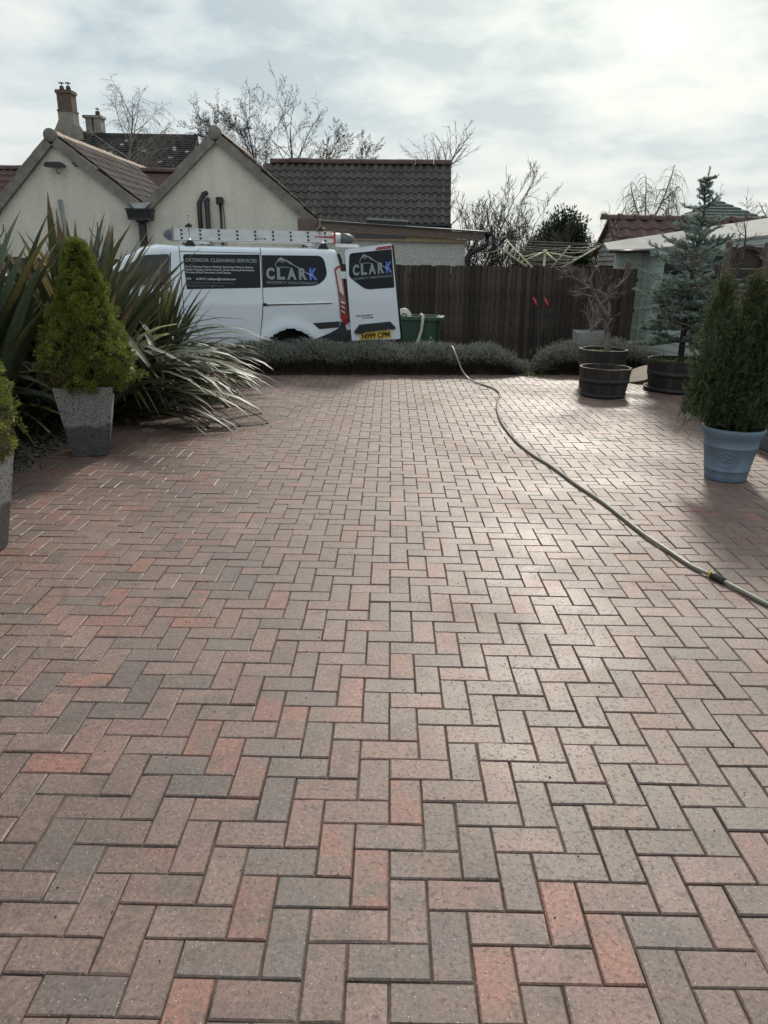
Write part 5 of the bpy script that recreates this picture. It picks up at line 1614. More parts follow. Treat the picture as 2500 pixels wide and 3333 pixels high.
def flax_leaf(L, w, e0, bend, pw_=1.5, kink=None, twist=0.0, n=9):
    V, F = [], []
    p = Vector((0, 0, 0)); e = R_(e0)
    for i in range(n + 1):
        t = i / n
        ang = e - R_(bend) * (t ** pw_)
        if kink and t > kink[0]: ang -= R_(kink[1])
        d = Vector((math.cos(ang), 0, math.sin(ang)))
        if i: p = p + d * (L / n)
        nn = Vector((-d.z, 0, d.x))
        prof = (0.55 + 1.0 * min(t / .35, 1) * .45) if t < .35 else (1 - ((t - .35) / .65) ** 2.2)
        hw = w * .5 * max(prof, .02)
        tw = twist * t
        sd = Vector((0, math.cos(tw), 0)) + nn * math.sin(tw)
        fold = .38 * (1 - .6 * t)
        V += [p - sd * hw + nn * hw * fold, p, p + sd * hw + nn * hw * fold]
        if i:
            a = (i - 1) * 3
            F += [(a, a + 1, a + 4, a + 3), (a + 1, a + 2, a + 5, a + 4)]
    me = bpy.data.meshes.new('leaf'); me.from_pydata([tuple(v) for v in V], [], F)
    me.polygons.foreach_set('use_smooth', [True] * len(F)); me.update()
    ca = me.color_attributes.new('Col', 'FLOAT_COLOR', 'POINT')
    ca.data.foreach_set('color', [c for i in range(n + 1) for _ in range(3) for c in (i / n, i / n, i / n, 1)])
    me.materials.append(MAT['flax'])
    return me


LEAF = {'up': [], 'arch': [], 'droop': [], 'kink': []}
for i in range(7):
    u = random.uniform
    LEAF['up'].append(flax_leaf(u(1.25, 1.75), u(.074, .100), u(76, 87), u(12, 42), 1.6, None, u(-.7, .7)))
    LEAF['arch'].append(flax_leaf(u(1.3, 1.75), u(.064, .090), u(58, 72), u(75, 110), 1.4, None, u(-.8, .8)))
    LEAF['droop'].append(flax_leaf(u(1.2, 1.65), u(.056, .078), u(42, 58), u(85, 118), 1.1, None, u(-.8, .8)))
    LEAF['kink'].append(flax_leaf(u(1.3, 1.6), u(.07, .095), u(68, 82), u(15, 35), 1.5, (u(.5, .68), u(70, 120)), u(-.5, .5)))
FLAXC = [(0.070, 0.090, 0.050), (0.056, 0.076, 0.042), (0.084, 0.100, 0.056), (0.072, 0.082, 0.042), (0.105, 0.110, 0.048)]
FLAXY = [(0.30, 0.25, 0.075), (0.24, 0.215, 0.08), (0.26, 0.19, 0.09)]


def flax(loc, n, scale, label, mix=(.27, .33, .28, .12), spread=.33, az=None, skip=()):
    P = empty('flax_plant', loc, 0, label, 'plant', 'flax clumps in the bed')
    for i in range(n):
        q = random.random()
        kind = 'up' if q < mix[0] else 'arch' if q < mix[0] + mix[1] else 'droop' if q < mix[0] + mix[1] + mix[2] else 'kink'
        a = random.uniform(0, 2 * math.pi) if az is None or random.random() < .35 else R_(random.gauss(az[0], az[1]))
        ad = math.degrees(a) % 360
        if kind != 'up' and any(lo < ad < hi for lo, hi in skip): kind = 'up'; a += math.pi
        rr = spread * random.random() ** .6 * (.4 if kind == 'up' else 1)
        b_ = a + random.gauss(0, .5)
        s = scale * random.uniform(.78, 1.1) * (1.12 if kind == 'up' else 1)
        o = link('leaf', random.choice(LEAF[kind]), P, loc=(rr * math.cos(b_), rr * math.sin(b_), 0), rot=(random.gauss(0, .10), random.gauss(0, .10), a), scl=(s, s * random.uniform(.85, 1.15), s))
        c = (.22, .165, .095) if kind == 'droop' and random.random() < .09 else random.choice(FLAXY if random.random() < .11 else FLAXC)
        v = random.uniform(.8, 1.2)
        o.color = (c[0] * v, c[1] * v, c[2] * v, 1)


flax((-3.45, 6.1, -.05), 299, 1.20, 'tall flax clump with drooping blades at the left edge', az=(-75, 60), skip=((0, 45), (300, 360)))
flax((-3.02, 7.25, -.05), 299, 1.22, 'big flax clump spilling silvery blades onto the paving behind the planter', mix=(.36, .34, .20, .10), az=(-12, 60), skip=((265, 332),))
flax((-3.35, 8.35, -.05), 280, 1.12, 'flax clump between the big clump and the van', mix=(.2, .4, .3, .1), az=(-20, 60))
flax((-4.15, 6.7, -.05), 240, 1.08, 'flax clump far back at the left edge behind the first', mix=(.35, .35, .2, .1))
flax((-3.95, 7.9, -.05), 150, 1.1, 'flax clump standing at the back of the bed against the house', mix=(.45, .35, .1, .1))
flax((-2.90, 9.2, -.05), 299, .93, 'flax clump in front of the cab of the van', mix=(.30, .42, .22, .06), az=(-40, 80), spread=.45)
for i, (x, y, z1) in enumerate(((-3.35, 6.5, 1.95), (-2.9, 7.5, 1.90))):
    fs_ = empty('flax_stalk', (x, y, -.05), 0, ('bare dark flower stalk rising among flax by the left planter', 'bare dark flower stalk rising behind the clipped conifer tip')[i], 'stalk', 'dry flower stalks')
    mb = MB(); mb.tube([(x, y, 0), (x + .05, y + .02, z1 * .6), (x + .10, y + .02, z1)], .006, 5)
    for k in range(8):
        z = z1 * (.70 + k * .036); sd = 1 if k % 2 else -1
        mb.tube([(x + .085, y + .02, z), (x + .085 + sd * .05, y + .01, z + .06), (x + .085 + sd * .06, y, z + .11)], .0045, 4)
    wpart(mb, 'stem', 'twig_brown', fs_)

# ------------------------------------------------------------------ clipped dwarf conifers


def dwarf_conifer(loc, label, z0, z1, rad, n, seed, green=((0.11, 0.145, 0.020), (0.23, 0.265, 0.040)), lean=0.0):
    g = np.random.default_rng(seed)
    P = empty('dwarf_conifer', loc, 0, label, 'conifer', 'clipped conifers in planters')
    H = z1 - z0
    ph = g.uniform(0, 6.28, 6)

    def R(t, a):
        base = np.interp(t, [0, .1, .26, .42, .6, .75, .9, 1.0], [.66, .96, .95, .77, .54, .38, .25, .10]) * rad
        return base * (1 + .10 * np.sin(3 * a + ph[0] + 7 * t) + .09 * np.sin(5 * a + ph[1] - 13 * t) + .08 * np.sin(9 * a + ph[2] + 29 * t) + .05 * np.sin(17 * a + ph[5] - 47 * t))
    t = g.random(n) ** 1.25; a = g.uniform(0, 2 * np.pi, n)
    dep = 1 - np.abs(g.normal(0, .10, n)) + .10 * g.random(n) * (g.random(n) < .16)
    r = R(t, a) * dep
    C = np.stack([r * np.cos(a) + lean * t, r * np.sin(a), z0 + t * H], 1)
    out = np.stack([np.cos(a), np.sin(a), np.full(n, .55)], 1)
    parts = []
    k = 7
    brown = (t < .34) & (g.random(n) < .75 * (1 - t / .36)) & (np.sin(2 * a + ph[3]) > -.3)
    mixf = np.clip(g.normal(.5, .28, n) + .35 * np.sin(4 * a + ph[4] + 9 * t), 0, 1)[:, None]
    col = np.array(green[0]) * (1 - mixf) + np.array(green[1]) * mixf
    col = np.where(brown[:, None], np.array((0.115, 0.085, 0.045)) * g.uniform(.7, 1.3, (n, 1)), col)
    k = 48                                   # needles in one tuft
    tr_ = g.uniform(.020, .040, n)
    I = np.repeat(np.arange(n), k)
    bd = g.normal(0, 1, (n * k, 3)); bd /= np.linalg.norm(bd, axis=1, keepdims=True)
    bd = bd + .7 * out[I]; bd /= np.linalg.norm(bd, axis=1, keepdims=True)
    CC_ = C[I] + bd * (tr_[I] * g.random(n * k) ** .5)[:, None]
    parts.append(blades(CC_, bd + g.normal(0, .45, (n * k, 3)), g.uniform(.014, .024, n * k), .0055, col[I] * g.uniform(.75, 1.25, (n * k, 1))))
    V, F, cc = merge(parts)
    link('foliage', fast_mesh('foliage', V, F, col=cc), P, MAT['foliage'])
    # dark twiggy inside
    mb = MB(); mb.tube([(0, 0, z0 - .08), (lean * .5, 0, z0 + H * .5), (lean, 0, z0 + H * .96)], [.02, .012, .004], 7)
    for q in range(150):
        tt = random.random() ** 1.3 * .93; aa = random.uniform(0, 6.28); rr = float(R(tt, aa)) * .9
        mb.tube([(lean * tt, 0, z0 + tt * H - .03), (rr * .6 * math.cos(aa), rr * .6 * math.sin(aa), z0 + tt * H - .01), (rr * math.cos(aa), rr * math.sin(aa), z0 + tt * H + .03)], [.006, .004, .002], 4, False)
    mb.build('trunk', MAT['bark_grey'], P)
    # dense inner mass of older needles
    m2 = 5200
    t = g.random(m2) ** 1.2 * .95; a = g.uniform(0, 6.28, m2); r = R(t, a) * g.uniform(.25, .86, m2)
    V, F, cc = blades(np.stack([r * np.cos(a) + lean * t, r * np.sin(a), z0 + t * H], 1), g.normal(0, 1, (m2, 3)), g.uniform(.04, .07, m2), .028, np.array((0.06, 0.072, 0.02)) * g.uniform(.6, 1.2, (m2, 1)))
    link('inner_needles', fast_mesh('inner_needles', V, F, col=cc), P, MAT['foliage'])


dwarf_conifer((-2.45, 6.07, 0), 'cone shaped bright green conifer in the full planter', .55, 1.70, .345, 1500, 11)
dwarf_conifer((-2.33, 3.78, 0), 'green conifer mostly outside the left edge of the photo', .55, 1.66, .365, 1100, 12)


def cypress(loc):
    g = np.random.default_rng(5)
    P = empty('pot_cypress', loc, 0, 'dark feathery cypress with several spires in the blue pot', 'conifer')
    spires = [(-.235, .0, 1.47, .17), (.03, .05, 1.48, .20), (-.10, -.06, 1.16, .20), (.12, -.04, 1.22, .22), (.25, .08, 1.42, .20), (-.26, .03, .78, .14), (.05, -.14, .92, .20), (.28, -.06, 1.0, .19)]
    parts = []
    for i, (dx, dy, h, rad) in enumerate(spires):
        n = int(900 * (h - .38) * rad / .18)
        t = g.random(n) ** 1.1
        a = g.uniform(0, 6.28, n)
        prof = np.interp(t, [0, .15, .45, .75, .93, 1], [.7, 1.0, .88, .46, .17, .02])
        r = rad * prof * np.sqrt(g.random(n)) * (1 + .2 * np.sin(4 * a + i + 9 * t))
        sp = np.minimum(t * 3.0, 1)
        C = np.stack([dx * sp + r * np.cos(a), dy * sp + r * np.sin(a), .37 + t * (h - .37)], 1)
        d = np.stack([np.cos(a) * .55, np.sin(a) * .55, np.full(n, 1.0)], 1) + g.normal(0, .32, (n, 3))
        m = np.clip(g.normal(.4, .3, n) + .3 * (i in (0, 1, 4)) * t, 0, 1)[:, None]
        tip = np.clip((t - .65) * 1.6, 0, 1)[:, None] * (g.random((n, 1)) < .4)
        col = np.array((0.042, 0.072, 0.036)) * (1 - m) + np.array((0.105, 0.135, 0.05)) * m
        col = col * (1 - tip) + np.array((0.135, 0.10, 0.045)) * tip
        k = 26
        I = np.repeat(np.arange(n), k); w = g.random(n * k)
        dn = d / np.linalg.norm(d, axis=1, keepdims=True)
        sd_ = np.cross(dn, g.normal(0, 1, (n, 3))); sd_ /= np.linalg.norm(sd_, axis=1, keepdims=True)
        sg = np.where(np.arange(n * k) % 2 == 0, 1., -1.)[:, None]
        Lw = g.uniform(.07, .13, n)
        CC_ = C[I] + dn[I] * (w * Lw[I])[:, None] + g.normal(0, .004, (n * k, 3))
        parts.append(blades(CC_, dn[I] + sd_[I] * sg * .75 + g.normal(0, .22, (n * k, 3)), g.uniform(.018, .040, n * k) * (1.15 - .6 * w), .006, col[I] * g.uniform(.75, 1.25, (n * k, 1))))
    # trailing light green sprays at the left
    n = 420
    u = g.random(n); a = g.normal(3.3, .35, n)
    C = np.stack([np.cos(a) * (.20 + .22 * u), np.sin(a) * (.15 + .2 * u), .85 - .40 * u ** 2 + g.normal(0, .06, n)], 1)
    d = np.stack([np.cos(a) * .6, np.sin(a) * .4, -.2 - 1.2 * u], 1)
    parts.append(blades(C, d, g.uniform(.05, .10, n), .006, np.array((0.085, 0.125, 0.035)) * g.uniform(.7, 1.2, (n, 1))))
    V, F, cc = merge(parts)
    link('foliage', fast_mesh('foliage', V, F, col=cc), P, MAT['foliage'])
    mb = MB()
    for (dx, dy, h, rad) in spires: mb.tube([(dx * .1, dy * .1, .34), (dx, dy, .8 * min(1, h)), (dx, dy, h * .95)], [.014, .009, .003], 5)
    mb.build('trunk', MAT['bark_dark'], P)


cypress((2.715, 5.62, 0))


def blue_spruce(loc):
    g = np.random.default_rng(21)
    P = empty('blue_spruce', loc, 0, 'thin blue spruce growing from the wide barrel tub', 'tree')
    z0, z1 = .36, 2.76
    trunk = [(0.0, 0, z0), (-.02, 0, 1.0), (.0, 0, 1.7), (.03, 0, 2.2), (.0, 0, 2.5), (.02, 0, z1)]
    MB().tube(trunk, [.045, .036, .026, .016, .009, .004], 8).build('trunk', MAT['bark_dark'], P)
    tx = lambda z: float(np.interp(z, [p[2] for p in trunk], [p[0] for p in trunk]))
    wood = MB(); segs = []
    levels = list(np.arange(.66, 2.30, .145)) + [2.38, 2.46, 2.53, 2.60]
    for z in levels:
        f = (z - .6) / (z1 - .6)
        Lb = np.interp(f, [0, .15, .35, .50, .62, .75, .85, 1], [.70, .84, .80, .55, .40, .26, .14, .05])
        nb = 6 if z < 2.1 else 5 if z < 2.3 else 4
        a0 = g.uniform(0, 6.28)
        for k in range(nb):
            a = a0 + 6.283 * k / nb + g.normal(0, .25)
            L = Lb * g.uniform(.6, 1.12)
            if z > 2.35: L = g.uniform(.045, .085)
            if 1.05 < z < 1.85 and abs(math.sin(a)) < .6 and math.cos(a) > 0: L *= .85
            el = R_(g.uniform(-8, 18) if z < 1.5 else g.uniform(12, 40))
            pts = []; p = np.array([tx(z), 0, z + g.normal(0, .02)]); m = max(3, int(L / .09))
            for q in range(m + 1):
                pts.append(p.copy())
                e = el + (.25 * q / m if z < 1.6 else .1 * q / m) - .15 * math.sin(q / m * 3.14)
                p = p + np.array([math.cos(a) * math.cos(e), math.sin(a) * math.cos(e), math.sin(e)]) * L / m
            wood.tube(pts, [.007 * (1 - q / (m + 1)) + .002 for q in range(m + 1)], 4, False)
            segs += [(pts[q], pts[q + 1], 1.0) for q in range(m) if q > 0 or L < .2]
            for q in range(1, m + 1):       # side twigs
                for sd in (-1, 1):
                    l2 = L * .42 * (1 - q / (m + 1)) * g.uniform(.5, 1.2) + .045
                    a2 = a + sd * R_(g.uniform(38, 62)); e2 = el + g.normal(.05, .18)
                    e_ = pts[q] + np.array([math.cos(a2) * math.cos(e2), math.sin(a2) * math.cos(e2), math.sin(e2)]) * l2
                    wood.tube([pts[q], e_], [.003, .0015], 3, False)
                    segs.append((pts[q], e_, 1.0))
                    if l2 > .14:
                        mid = pts[q] * .5 + e_ * .5
                        for s3 in (-1, 1):
                            a3 = a2 + s3 * .8
                            segs.append((mid, mid + np.array([math.cos(a3), math.sin(a3), .1]) * l2 * .45, 1))
    segs.append((np.array(trunk[-2]), np.array(trunk[-1]), 1))
    wood.build('branches', MAT['bark_dark'], P)
    A = np.array([s[0] for s in segs]); B = np.array([s[1] for s in segs])
    ln = np.linalg.norm(B - A, axis=1)
    cnt = np.maximum(10, (ln * 520).astype(int))
    idx = np.repeat(np.arange(len(segs)), cnt)
    u = g.random(len(idx))[:, None]
    C = A[idx] * (1 - u) + B[idx] * u
    ax = (B - A)[idx] / ln[idx][:, None]
    d = g.normal(0, 1, (len(idx), 3)); d -= ax * (d * ax).sum(1, keepdims=True); d /= np.linalg.norm(d, axis=1, keepdims=True)
    d = d * .9 + ax * .75 + np.array([0, 0, .3])
    cseg = g.random(len(segs))[idx][:, None]
    col = np.array((0.135, 0.19, 0.155)) * (1 - cseg) + np.array((0.32, 0.40, 0.36)) * cseg
    old = (g.random(len(segs)) < .28)[idx] & (C[:, 2] < 1.4)
    col = np.where(old[:, None], np.array((0.075, 0.115, 0.05)), col) * g.uniform(.8, 1.2, (len(idx), 1))
    V, F, cc = blades(C, d, g.uniform(.022, .036, len(idx)), .0065, col)
    link('needles', fast_mesh('needles', V, F, col=cc), P, MAT['foliage'])


blue_spruce((3.945, 9.96, 0))

# ------------------------------------------------------------------ lavender hedges


def hedge(label, x0, x1, yc, ydep, hfun, seed, n):
    """yc(x): front line; hfun(x): height"""
    g = np.random.default_rng(seed)
    P = empty('lavender_hedge', ((x0 + x1) / 2, yc((x0 + x1) / 2), -.03), 0, label, 'hedge', 'clipped lavender hedges')
    # height field of the clipped top
    hx = lambda x, u: hfun(x) * np.clip(1 - np.abs(2 * u - 1) ** 4 * .35, 0, 1) * (1 + .09 * np.sin(x * 7.1 + seed) + .06 * np.sin(x * 11.3 + 2 * seed + u * 4) + .05 * np.sin(x * 23 + u * 9))

    def world(x, u, hh):
        endr = np.clip(np.minimum(x - x0, x1 - x) / .35, 0, 1)
        dep = ydep * (.55 + .45 * np.sqrt(endr))
        y = yc(x) + dep * u - .05 * np.sin(np.pi * np.clip(hh, 0, 1)) * (1 - u) + .10 * (1 - hh) * (1 - u) * .6
        return np.stack([x, y, hh], 1)
    # stems fan upward
    x = g.uniform(x0, x1, n); u = g.random(n) ** 1.3
    top = hx(x, u) * g.uniform(.72, 1.0, n)
    b0 = world(x + g.normal(0, .02, n), u * .75 + .12, np.full(n, .0))
    t0 = world(x + g.normal(0, .07, n), np.clip(u + g.normal(0, .04, n), 0, 1), top); t0[:, 2] = top - .02
    b0[:, 2] = -.03 + g.uniform(0, .25, n) * top
    b0 = b0 * .6 + t0 * .4 * np.array([1, 1, 0]) + b0 * .4 * np.array([0, 0, 1])
    d = t0 - b0; ln = np.linalg.norm(d, axis=1)
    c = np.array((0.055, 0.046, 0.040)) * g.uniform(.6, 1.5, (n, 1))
    V, F, cc = blades(b0, d, ln, .0045, c)
    link('stems', fast_mesh('stems', V, F, col=cc), P, MAT['foliage_hedge'])
    # grey green leaves along the upper part of the stems
    m = n * 7
    i = g.integers(0, n, m); f = 1 - np.abs(g.normal(0, .22, m)); f = np.clip(f, .1, 1.04)[:, None]
    C = b0[i] * (1 - f) + t0[i] * f
    dd = d[i] / ln[i][:, None] + g.normal(0, .55, (m, 3))
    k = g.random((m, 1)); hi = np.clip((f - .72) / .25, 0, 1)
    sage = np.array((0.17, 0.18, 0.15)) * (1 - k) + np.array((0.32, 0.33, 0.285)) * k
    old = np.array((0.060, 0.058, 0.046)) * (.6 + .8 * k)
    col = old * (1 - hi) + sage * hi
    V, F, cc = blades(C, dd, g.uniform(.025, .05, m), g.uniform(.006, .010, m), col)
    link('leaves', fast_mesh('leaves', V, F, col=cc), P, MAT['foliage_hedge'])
    # woody heart of the hedge
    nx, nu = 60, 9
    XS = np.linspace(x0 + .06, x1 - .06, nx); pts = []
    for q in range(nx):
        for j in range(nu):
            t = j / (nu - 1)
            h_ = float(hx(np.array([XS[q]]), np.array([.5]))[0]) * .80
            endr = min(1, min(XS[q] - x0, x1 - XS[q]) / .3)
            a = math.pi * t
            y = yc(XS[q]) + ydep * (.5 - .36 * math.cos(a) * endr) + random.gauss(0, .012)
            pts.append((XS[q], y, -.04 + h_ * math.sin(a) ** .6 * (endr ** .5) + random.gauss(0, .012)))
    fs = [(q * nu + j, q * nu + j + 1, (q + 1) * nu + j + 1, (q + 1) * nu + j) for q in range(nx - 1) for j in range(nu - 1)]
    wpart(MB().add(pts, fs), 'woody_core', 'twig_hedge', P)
    for o in P.children:
        if o.name.startswith(('stems', 'leaves')): o.matrix_parent_inverse = wm(P).inverted()


FRONT = lambda x: 10.62 + .125 * (np.asarray(x) + 2)
hedge('long low lavender hedge along the far edge of the paving', -2.35, 2.10, FRONT, .95, lambda x: np.interp(x, [-2.4, -1.9, 0, .5, 1.5, 1.85, 2.1], [.40, .46, .45, .43, .43, .33, .13]), 3, 15000)
hedge('shorter lavender hedge behind the half barrel tubs', 2.28, 4.35, lambda x: 11.13 + .10 * (np.asarray(x) - 2.3), .9, lambda x: np.interp(x, [2.28, 2.5, 2.9, 3.3, 4.0, 4.35], [.14, .36, .50, .52, .45, .25]), 8, 8000)

# small green shoots at the gap and in the tubs
def tuft(name, label, cat, loc, n, L, col, spread, seed, group=None, up=.9):
    g = np.random.default_rng(seed)
    a = g.uniform(0, 6.28, n); r = spread * np.sqrt(g.random(n))
    C = np.stack([loc[0] + r * np.cos(a), loc[1] + r * np.sin(a), np.full(n, loc[2])], 1)
    d = np.stack([np.cos(a) * .5, np.sin(a) * .5, np.full(n, up)], 1) + g.normal(0, .25, (n, 3))
    V, F, cc = blades(C, d, g.uniform(.5, 1.0, n) * L, .012, np.array(col) * g.uniform(.7, 1.3, (n, 1)))
    o = link(name, fast_mesh(name, V, F, col=cc), None, MAT['foliage'])
    return tag(o, label, cat, group)


tuft('weed_tuft', 'green bulb shoots in the gap between the two hedges', 'plant', (2.22, 11.05, -.04), 60, .18, (0.11, 0.14, 0.045), .14, 31)
tuft('weed_tuft', 'thin grassy weeds at the rim of the spruce tub', 'plant', (3.70, 9.80, .37), 90, .16, (0.10, 0.12, 0.045), .20, 32)
tuft('weed_tuft', 'yellow green seedling beside the trunk of the bare tree', 'plant', (2.86, 9.93, .48), 22, .07, (0.26, 0.28, 0.05), .03, 33)
tuft('weed_tuft', 'weeds under the flax beside the left planter', 'plant', (-2.95, 5.6, -.04), 70, .10, (0.07, 0.09, 0.03), .25, 34)
for i, (dx, a) in enumerate(((-.14, .3), (-.06, -.2), (.02, .1))):
    tuft('bulb_leaf', ('tall thin leaf leaning left in the spruce tub', 'tall thin leaf upright in the spruce tub', 'tall thin leaf nearest the spruce trunk')[i], 'leaf', (3.80 + dx, 9.75, .37), 1, .26, (0.06, 0.085, 0.04), .005, 40 + i)

# ------------------------------------------------------------------ bare trees


def grow(g, p, d, L, r, lev, maxlev, cfg, out):
    """collect (points, radii, level)"""
    m = cfg['seg'][min(lev, len(cfg['seg']) - 1)]
    pts = [p.copy()]; rs = [r]
    d = d / np.linalg.norm(d)
    nodes = []
    for q in range(m):
        up = cfg['up'][min(lev, len(cfg['up']) - 1)]
        d = d + g.normal(0, cfg['wig'] if lev else cfg.get('wig0', cfg['wig']), 3) + np.array([0, 0, up]) / m
        d /= np.linalg.norm(d)
        p = p + d * L / m
        pts.append(p.copy()); rs.append(r * (1 - (q + 1) / m * (cfg.get('taper0', cfg['taper']) if lev == 0 else cfg['taper'])))
        nodes.append((p.copy(), d.copy(), rs[-1], (q + 1) / m))
    out.append((pts, rs, lev))
    if lev >= maxlev: return
    nc = cfg['kids'][min(lev, len(cfg['kids']) - 1)]
    for c in range(nc):
        t = cfg['from'][min(lev, len(cfg['from']) - 1)] + (1 - cfg['from'][min(lev, len(cfg['from']) - 1)]) * (c + g.random()) / nc
        q = min(int(t * m), m - 1)
        bp, bd, br, _ = nodes[q]
        if q > 0:
            f = t * m - q; bp = nodes[q - 1][0] * (1 - f) + bp * f
        ax = np.cross(bd, g.normal(0, 1, 3)); ax /= np.linalg.norm(ax)
        ang = R_(g.normal(cfg['ang'], 11))
        nd = bd * math.cos(ang) + ax * math.sin(ang)
        if cfg.get('flat'): nd = nd * np.array([1, cfg['flat'], 1])
        grow(g, bp, nd, L * g.uniform(*cfg['len']) * (1 - .35 * t), max(br * g.uniform(.5, .7), cfg['rmin']), lev + 1, maxlev, cfg, out)


def tubes_mesh(name, br, sides):
    Vs, Fs = [], []; o = 0
    for pts, rs, lev in br:
        P = np.array(pts); n = sides if lev < 2 else 3
        T = np.gradient(P, axis=0); T /= np.linalg.norm(T, axis=1, keepdims=True) + 1e-9
        ref = np.array([.31, .52, .79]) if abs(T[0] @ np.array([.31, .52, .79])) < .9 else np.array([1., 0, 0])
        U = np.cross(T, ref); U /= np.linalg.norm(U, axis=1, keepdims=True) + 1e-9
        W = np.cross(T, U)
        a = np.arange(n) * 2 * np.pi / n
        ring = P[:, None] + (U[:, None] * np.cos(a)[None, :, None] + W[:, None] * np.sin(a)[None, :, None]) * np.array(rs)[:, None, None]
        Vs.append(ring.reshape(-1, 3))
        m = len(P); I = np.arange(m * n).reshape(m, n)
        F = np.stack([I[:-1], np.roll(I[:-1], -1, 1), np.roll(I[1:], -1, 1), I[1:]], -1).reshape(-1, 4)
        Fs.append(F + o); o += m * n
    return fast_mesh(name, np.concatenate(Vs), np.concatenate(Fs), smooth=True)


BASE = dict(seg=[8, 6, 5, 4, 3], up=[.2, .25, .2, .1, .05], wig=.12, taper=.75, kids=[9, 7, 6, 5, 3], ang=42, len=(.5, .75), rmin=.004, **{'from': [.3, .2, .15, .15, .1]})


def bare_tree(name, label, loc, stems, cfg, seed, maxlev, mats, cat='tree', group=None, split=1):
    g = np.random.default_rng(seed)
    T = empty(name, loc, 0, label, cat, group)
    out = []
    c = dict(BASE); c.update(cfg)
    for (p, d, L, r) in stems:
        grow(g, np.array(p, float), np.array(d, float), L, r, 0, maxlev, c, out)
    tr = [b for b in out if b[2] <= split]; cr = [b for b in out if b[2] > split]
    link('trunk', tubes_mesh('trunk', tr, 7), T, MAT[mats[0]])
    if cr: link('crown', tubes_mesh('crown', cr, 3), T, MAT[mats[1]])
    return T


# small tree in the tub (short trunk, spreading head)
bare_tree('tub_tree', 'small leafless tree with a forked trunk in the barrel tub', (2.985, 10.10, .45),
          [((0, 0, 0), (-.02, 0, 1), .52, .048), ((-.045, 0, .50), (-.55, -.1, .62), .62, .034), ((-.03, 0, .50), (.12, .05, 1), .34, .024), ((-.01, .02, .82), (.75, -.2, .45), .38, .015), ((-.16, 0, .66), (.55, .1, .35), .25, .014),
           ((-.34, -.04, .88), (-.9, 0, .25), .36, .014)],
          dict(kids=[6, 6, 5, 3], len=(.5, .8), ang=50, wig=.14, rmin=.0026, taper0=.45, up=[.02, .35, .3, .2], **{'from': [.5, .3, .2, .2]}), 50, 3, ('bark_grey', 'twig_red'))
# pale shrub in the trough
bare_tree('trough_shrub', 'pale leafless shrub in the grey square planter', (3.78, 13.9, .42),
          [((0, 0, 0), (random.uniform(-.5, .5), random.uniform(-.3, .3), 1), random.uniform(.45, .68), .011) for _ in range(9)],
          dict(kids=[4, 2], len=(.4, .6), ang=32, wig=.10, rmin=.004, up=[.2, .2]), 51, 2, ('twig_pale', 'twig_pale'), 'shrub')
# maple-like shrub at the right
bare_tree('bare_shrub', 'leafless dark branched shrub rising behind the pot cypress', (3.45, 7.75, .0),
          [((0, 0, 0), (-.02, 0, 1), 1.42, .035), ((0, 0, 1.36), (.35, -.1, .8), .68, .018), ((-.02, 0, 1.30), (-.45, .1, .7), .72, .017), ((-.02, 0, 1.18), (-.95, 0, .35), .62, .013), ((.02, 0, 1.40), (.75, .2, .55), .60, .014), ((.0, 0, 1.4), (0, .1, 1), .50, .014), ((-.25, -.1, .9), (-.9, -.1, .55), .55, .012)],
          dict(kids=[4, 5, 4, 2], len=(.42, .68), ang=46, wig=.16, rmin=.0022, up=[.05, .2, .15, .1], **{'from': [.6, .25, .2, .2]}), 52, 3, ('bark_dark', 'twig_red'))

# background trees
bare_tree('birch_tree', 'slender pale leafless birch in front of the stone house roof', (-9.3, 28, -.3),
          [((0, 0, 0), (.0, 0, 1), 6.5, .09)], dict(seg=[12, 7, 6, 5], kids=[30, 10, 7], len=(.30, .46), ang=40, wig=.08, rmin=.0055, up=[.1, .1, -.9, -1.8], **{'from': [.45, .2, .1]}), 60, 3, ('twig_pale', 'twig_pale'))
bare_tree('bare_tree', 'big leafless tree with dark limbs behind the right gable', (-3.95, 30, -.3),
          [((-.30, 0, 0), (-.11, 0, 1), 6.9, .10), ((.25, 0, 0), (.04, 0, 1), 6.5, .12), ((-.45, 0, 3.4), (-.80, 0, 1), 4.0, .055), ((-.4, 0, 3.2), (-1.1, 0, .9), 4.3, .05), ((.3, 0, 3.4), (.75, 0, 1), 3.3, .055), ((.35, 0, 3.3), (1.2, .1, .8), 3.6, .05), ((-.4, .2, 3.4), (-.4, .2, 1), 3.8, .05), ((.3, 0, 3.2), (1.4, 0, .55), 3.4, .045)],
          dict(seg=[10, 7, 5, 4, 3], kids=[15, 9, 7, 4], len=(.28, .50), ang=46, wig=.10, rmin=.0058, taper0=.85, wig0=.045, up=[.1, .35, .3, .2], **{'from': [.45, .2, .2, .2]}), 73, 4, ('bark_dark', 'bark_dark'))
bare_tree('bare_tree', 'thin leafless limb leaning left above the stone house', (-5.2, 30.5, -.3),
          [((0, 0, 0), (-.06, 0, 1), 5.6, .10), ((-.3, 0, 5.0), (-.85, 0, 1), 3.6, .05)],
          dict(seg=[8, 7, 5, 4], kids=[3, 9, 6], len=(.22, .40), ang=44, wig=.10, rmin=.0065, up=[.1, .2, .1], **{'from': [.8, .25, .2]}), 62, 3, ('twig_brown', 'twig_pale'))
bare_tree('birch_tree', 'pale leafless birch above the garage ridge', (1.35, 38, -.3),
          [((0, 0, 0), (.0, 0, 1), 8.1, .10)], dict(seg=[12, 7, 5, 4], kids=[26, 7, 5], len=(.22, .34), ang=36, wig=.08, rmin=.008, up=[.1, .2, .1, .1], **{'from': [.5, .2, .1]}), 63, 3, ('twig_pale', 'twig_pale'))
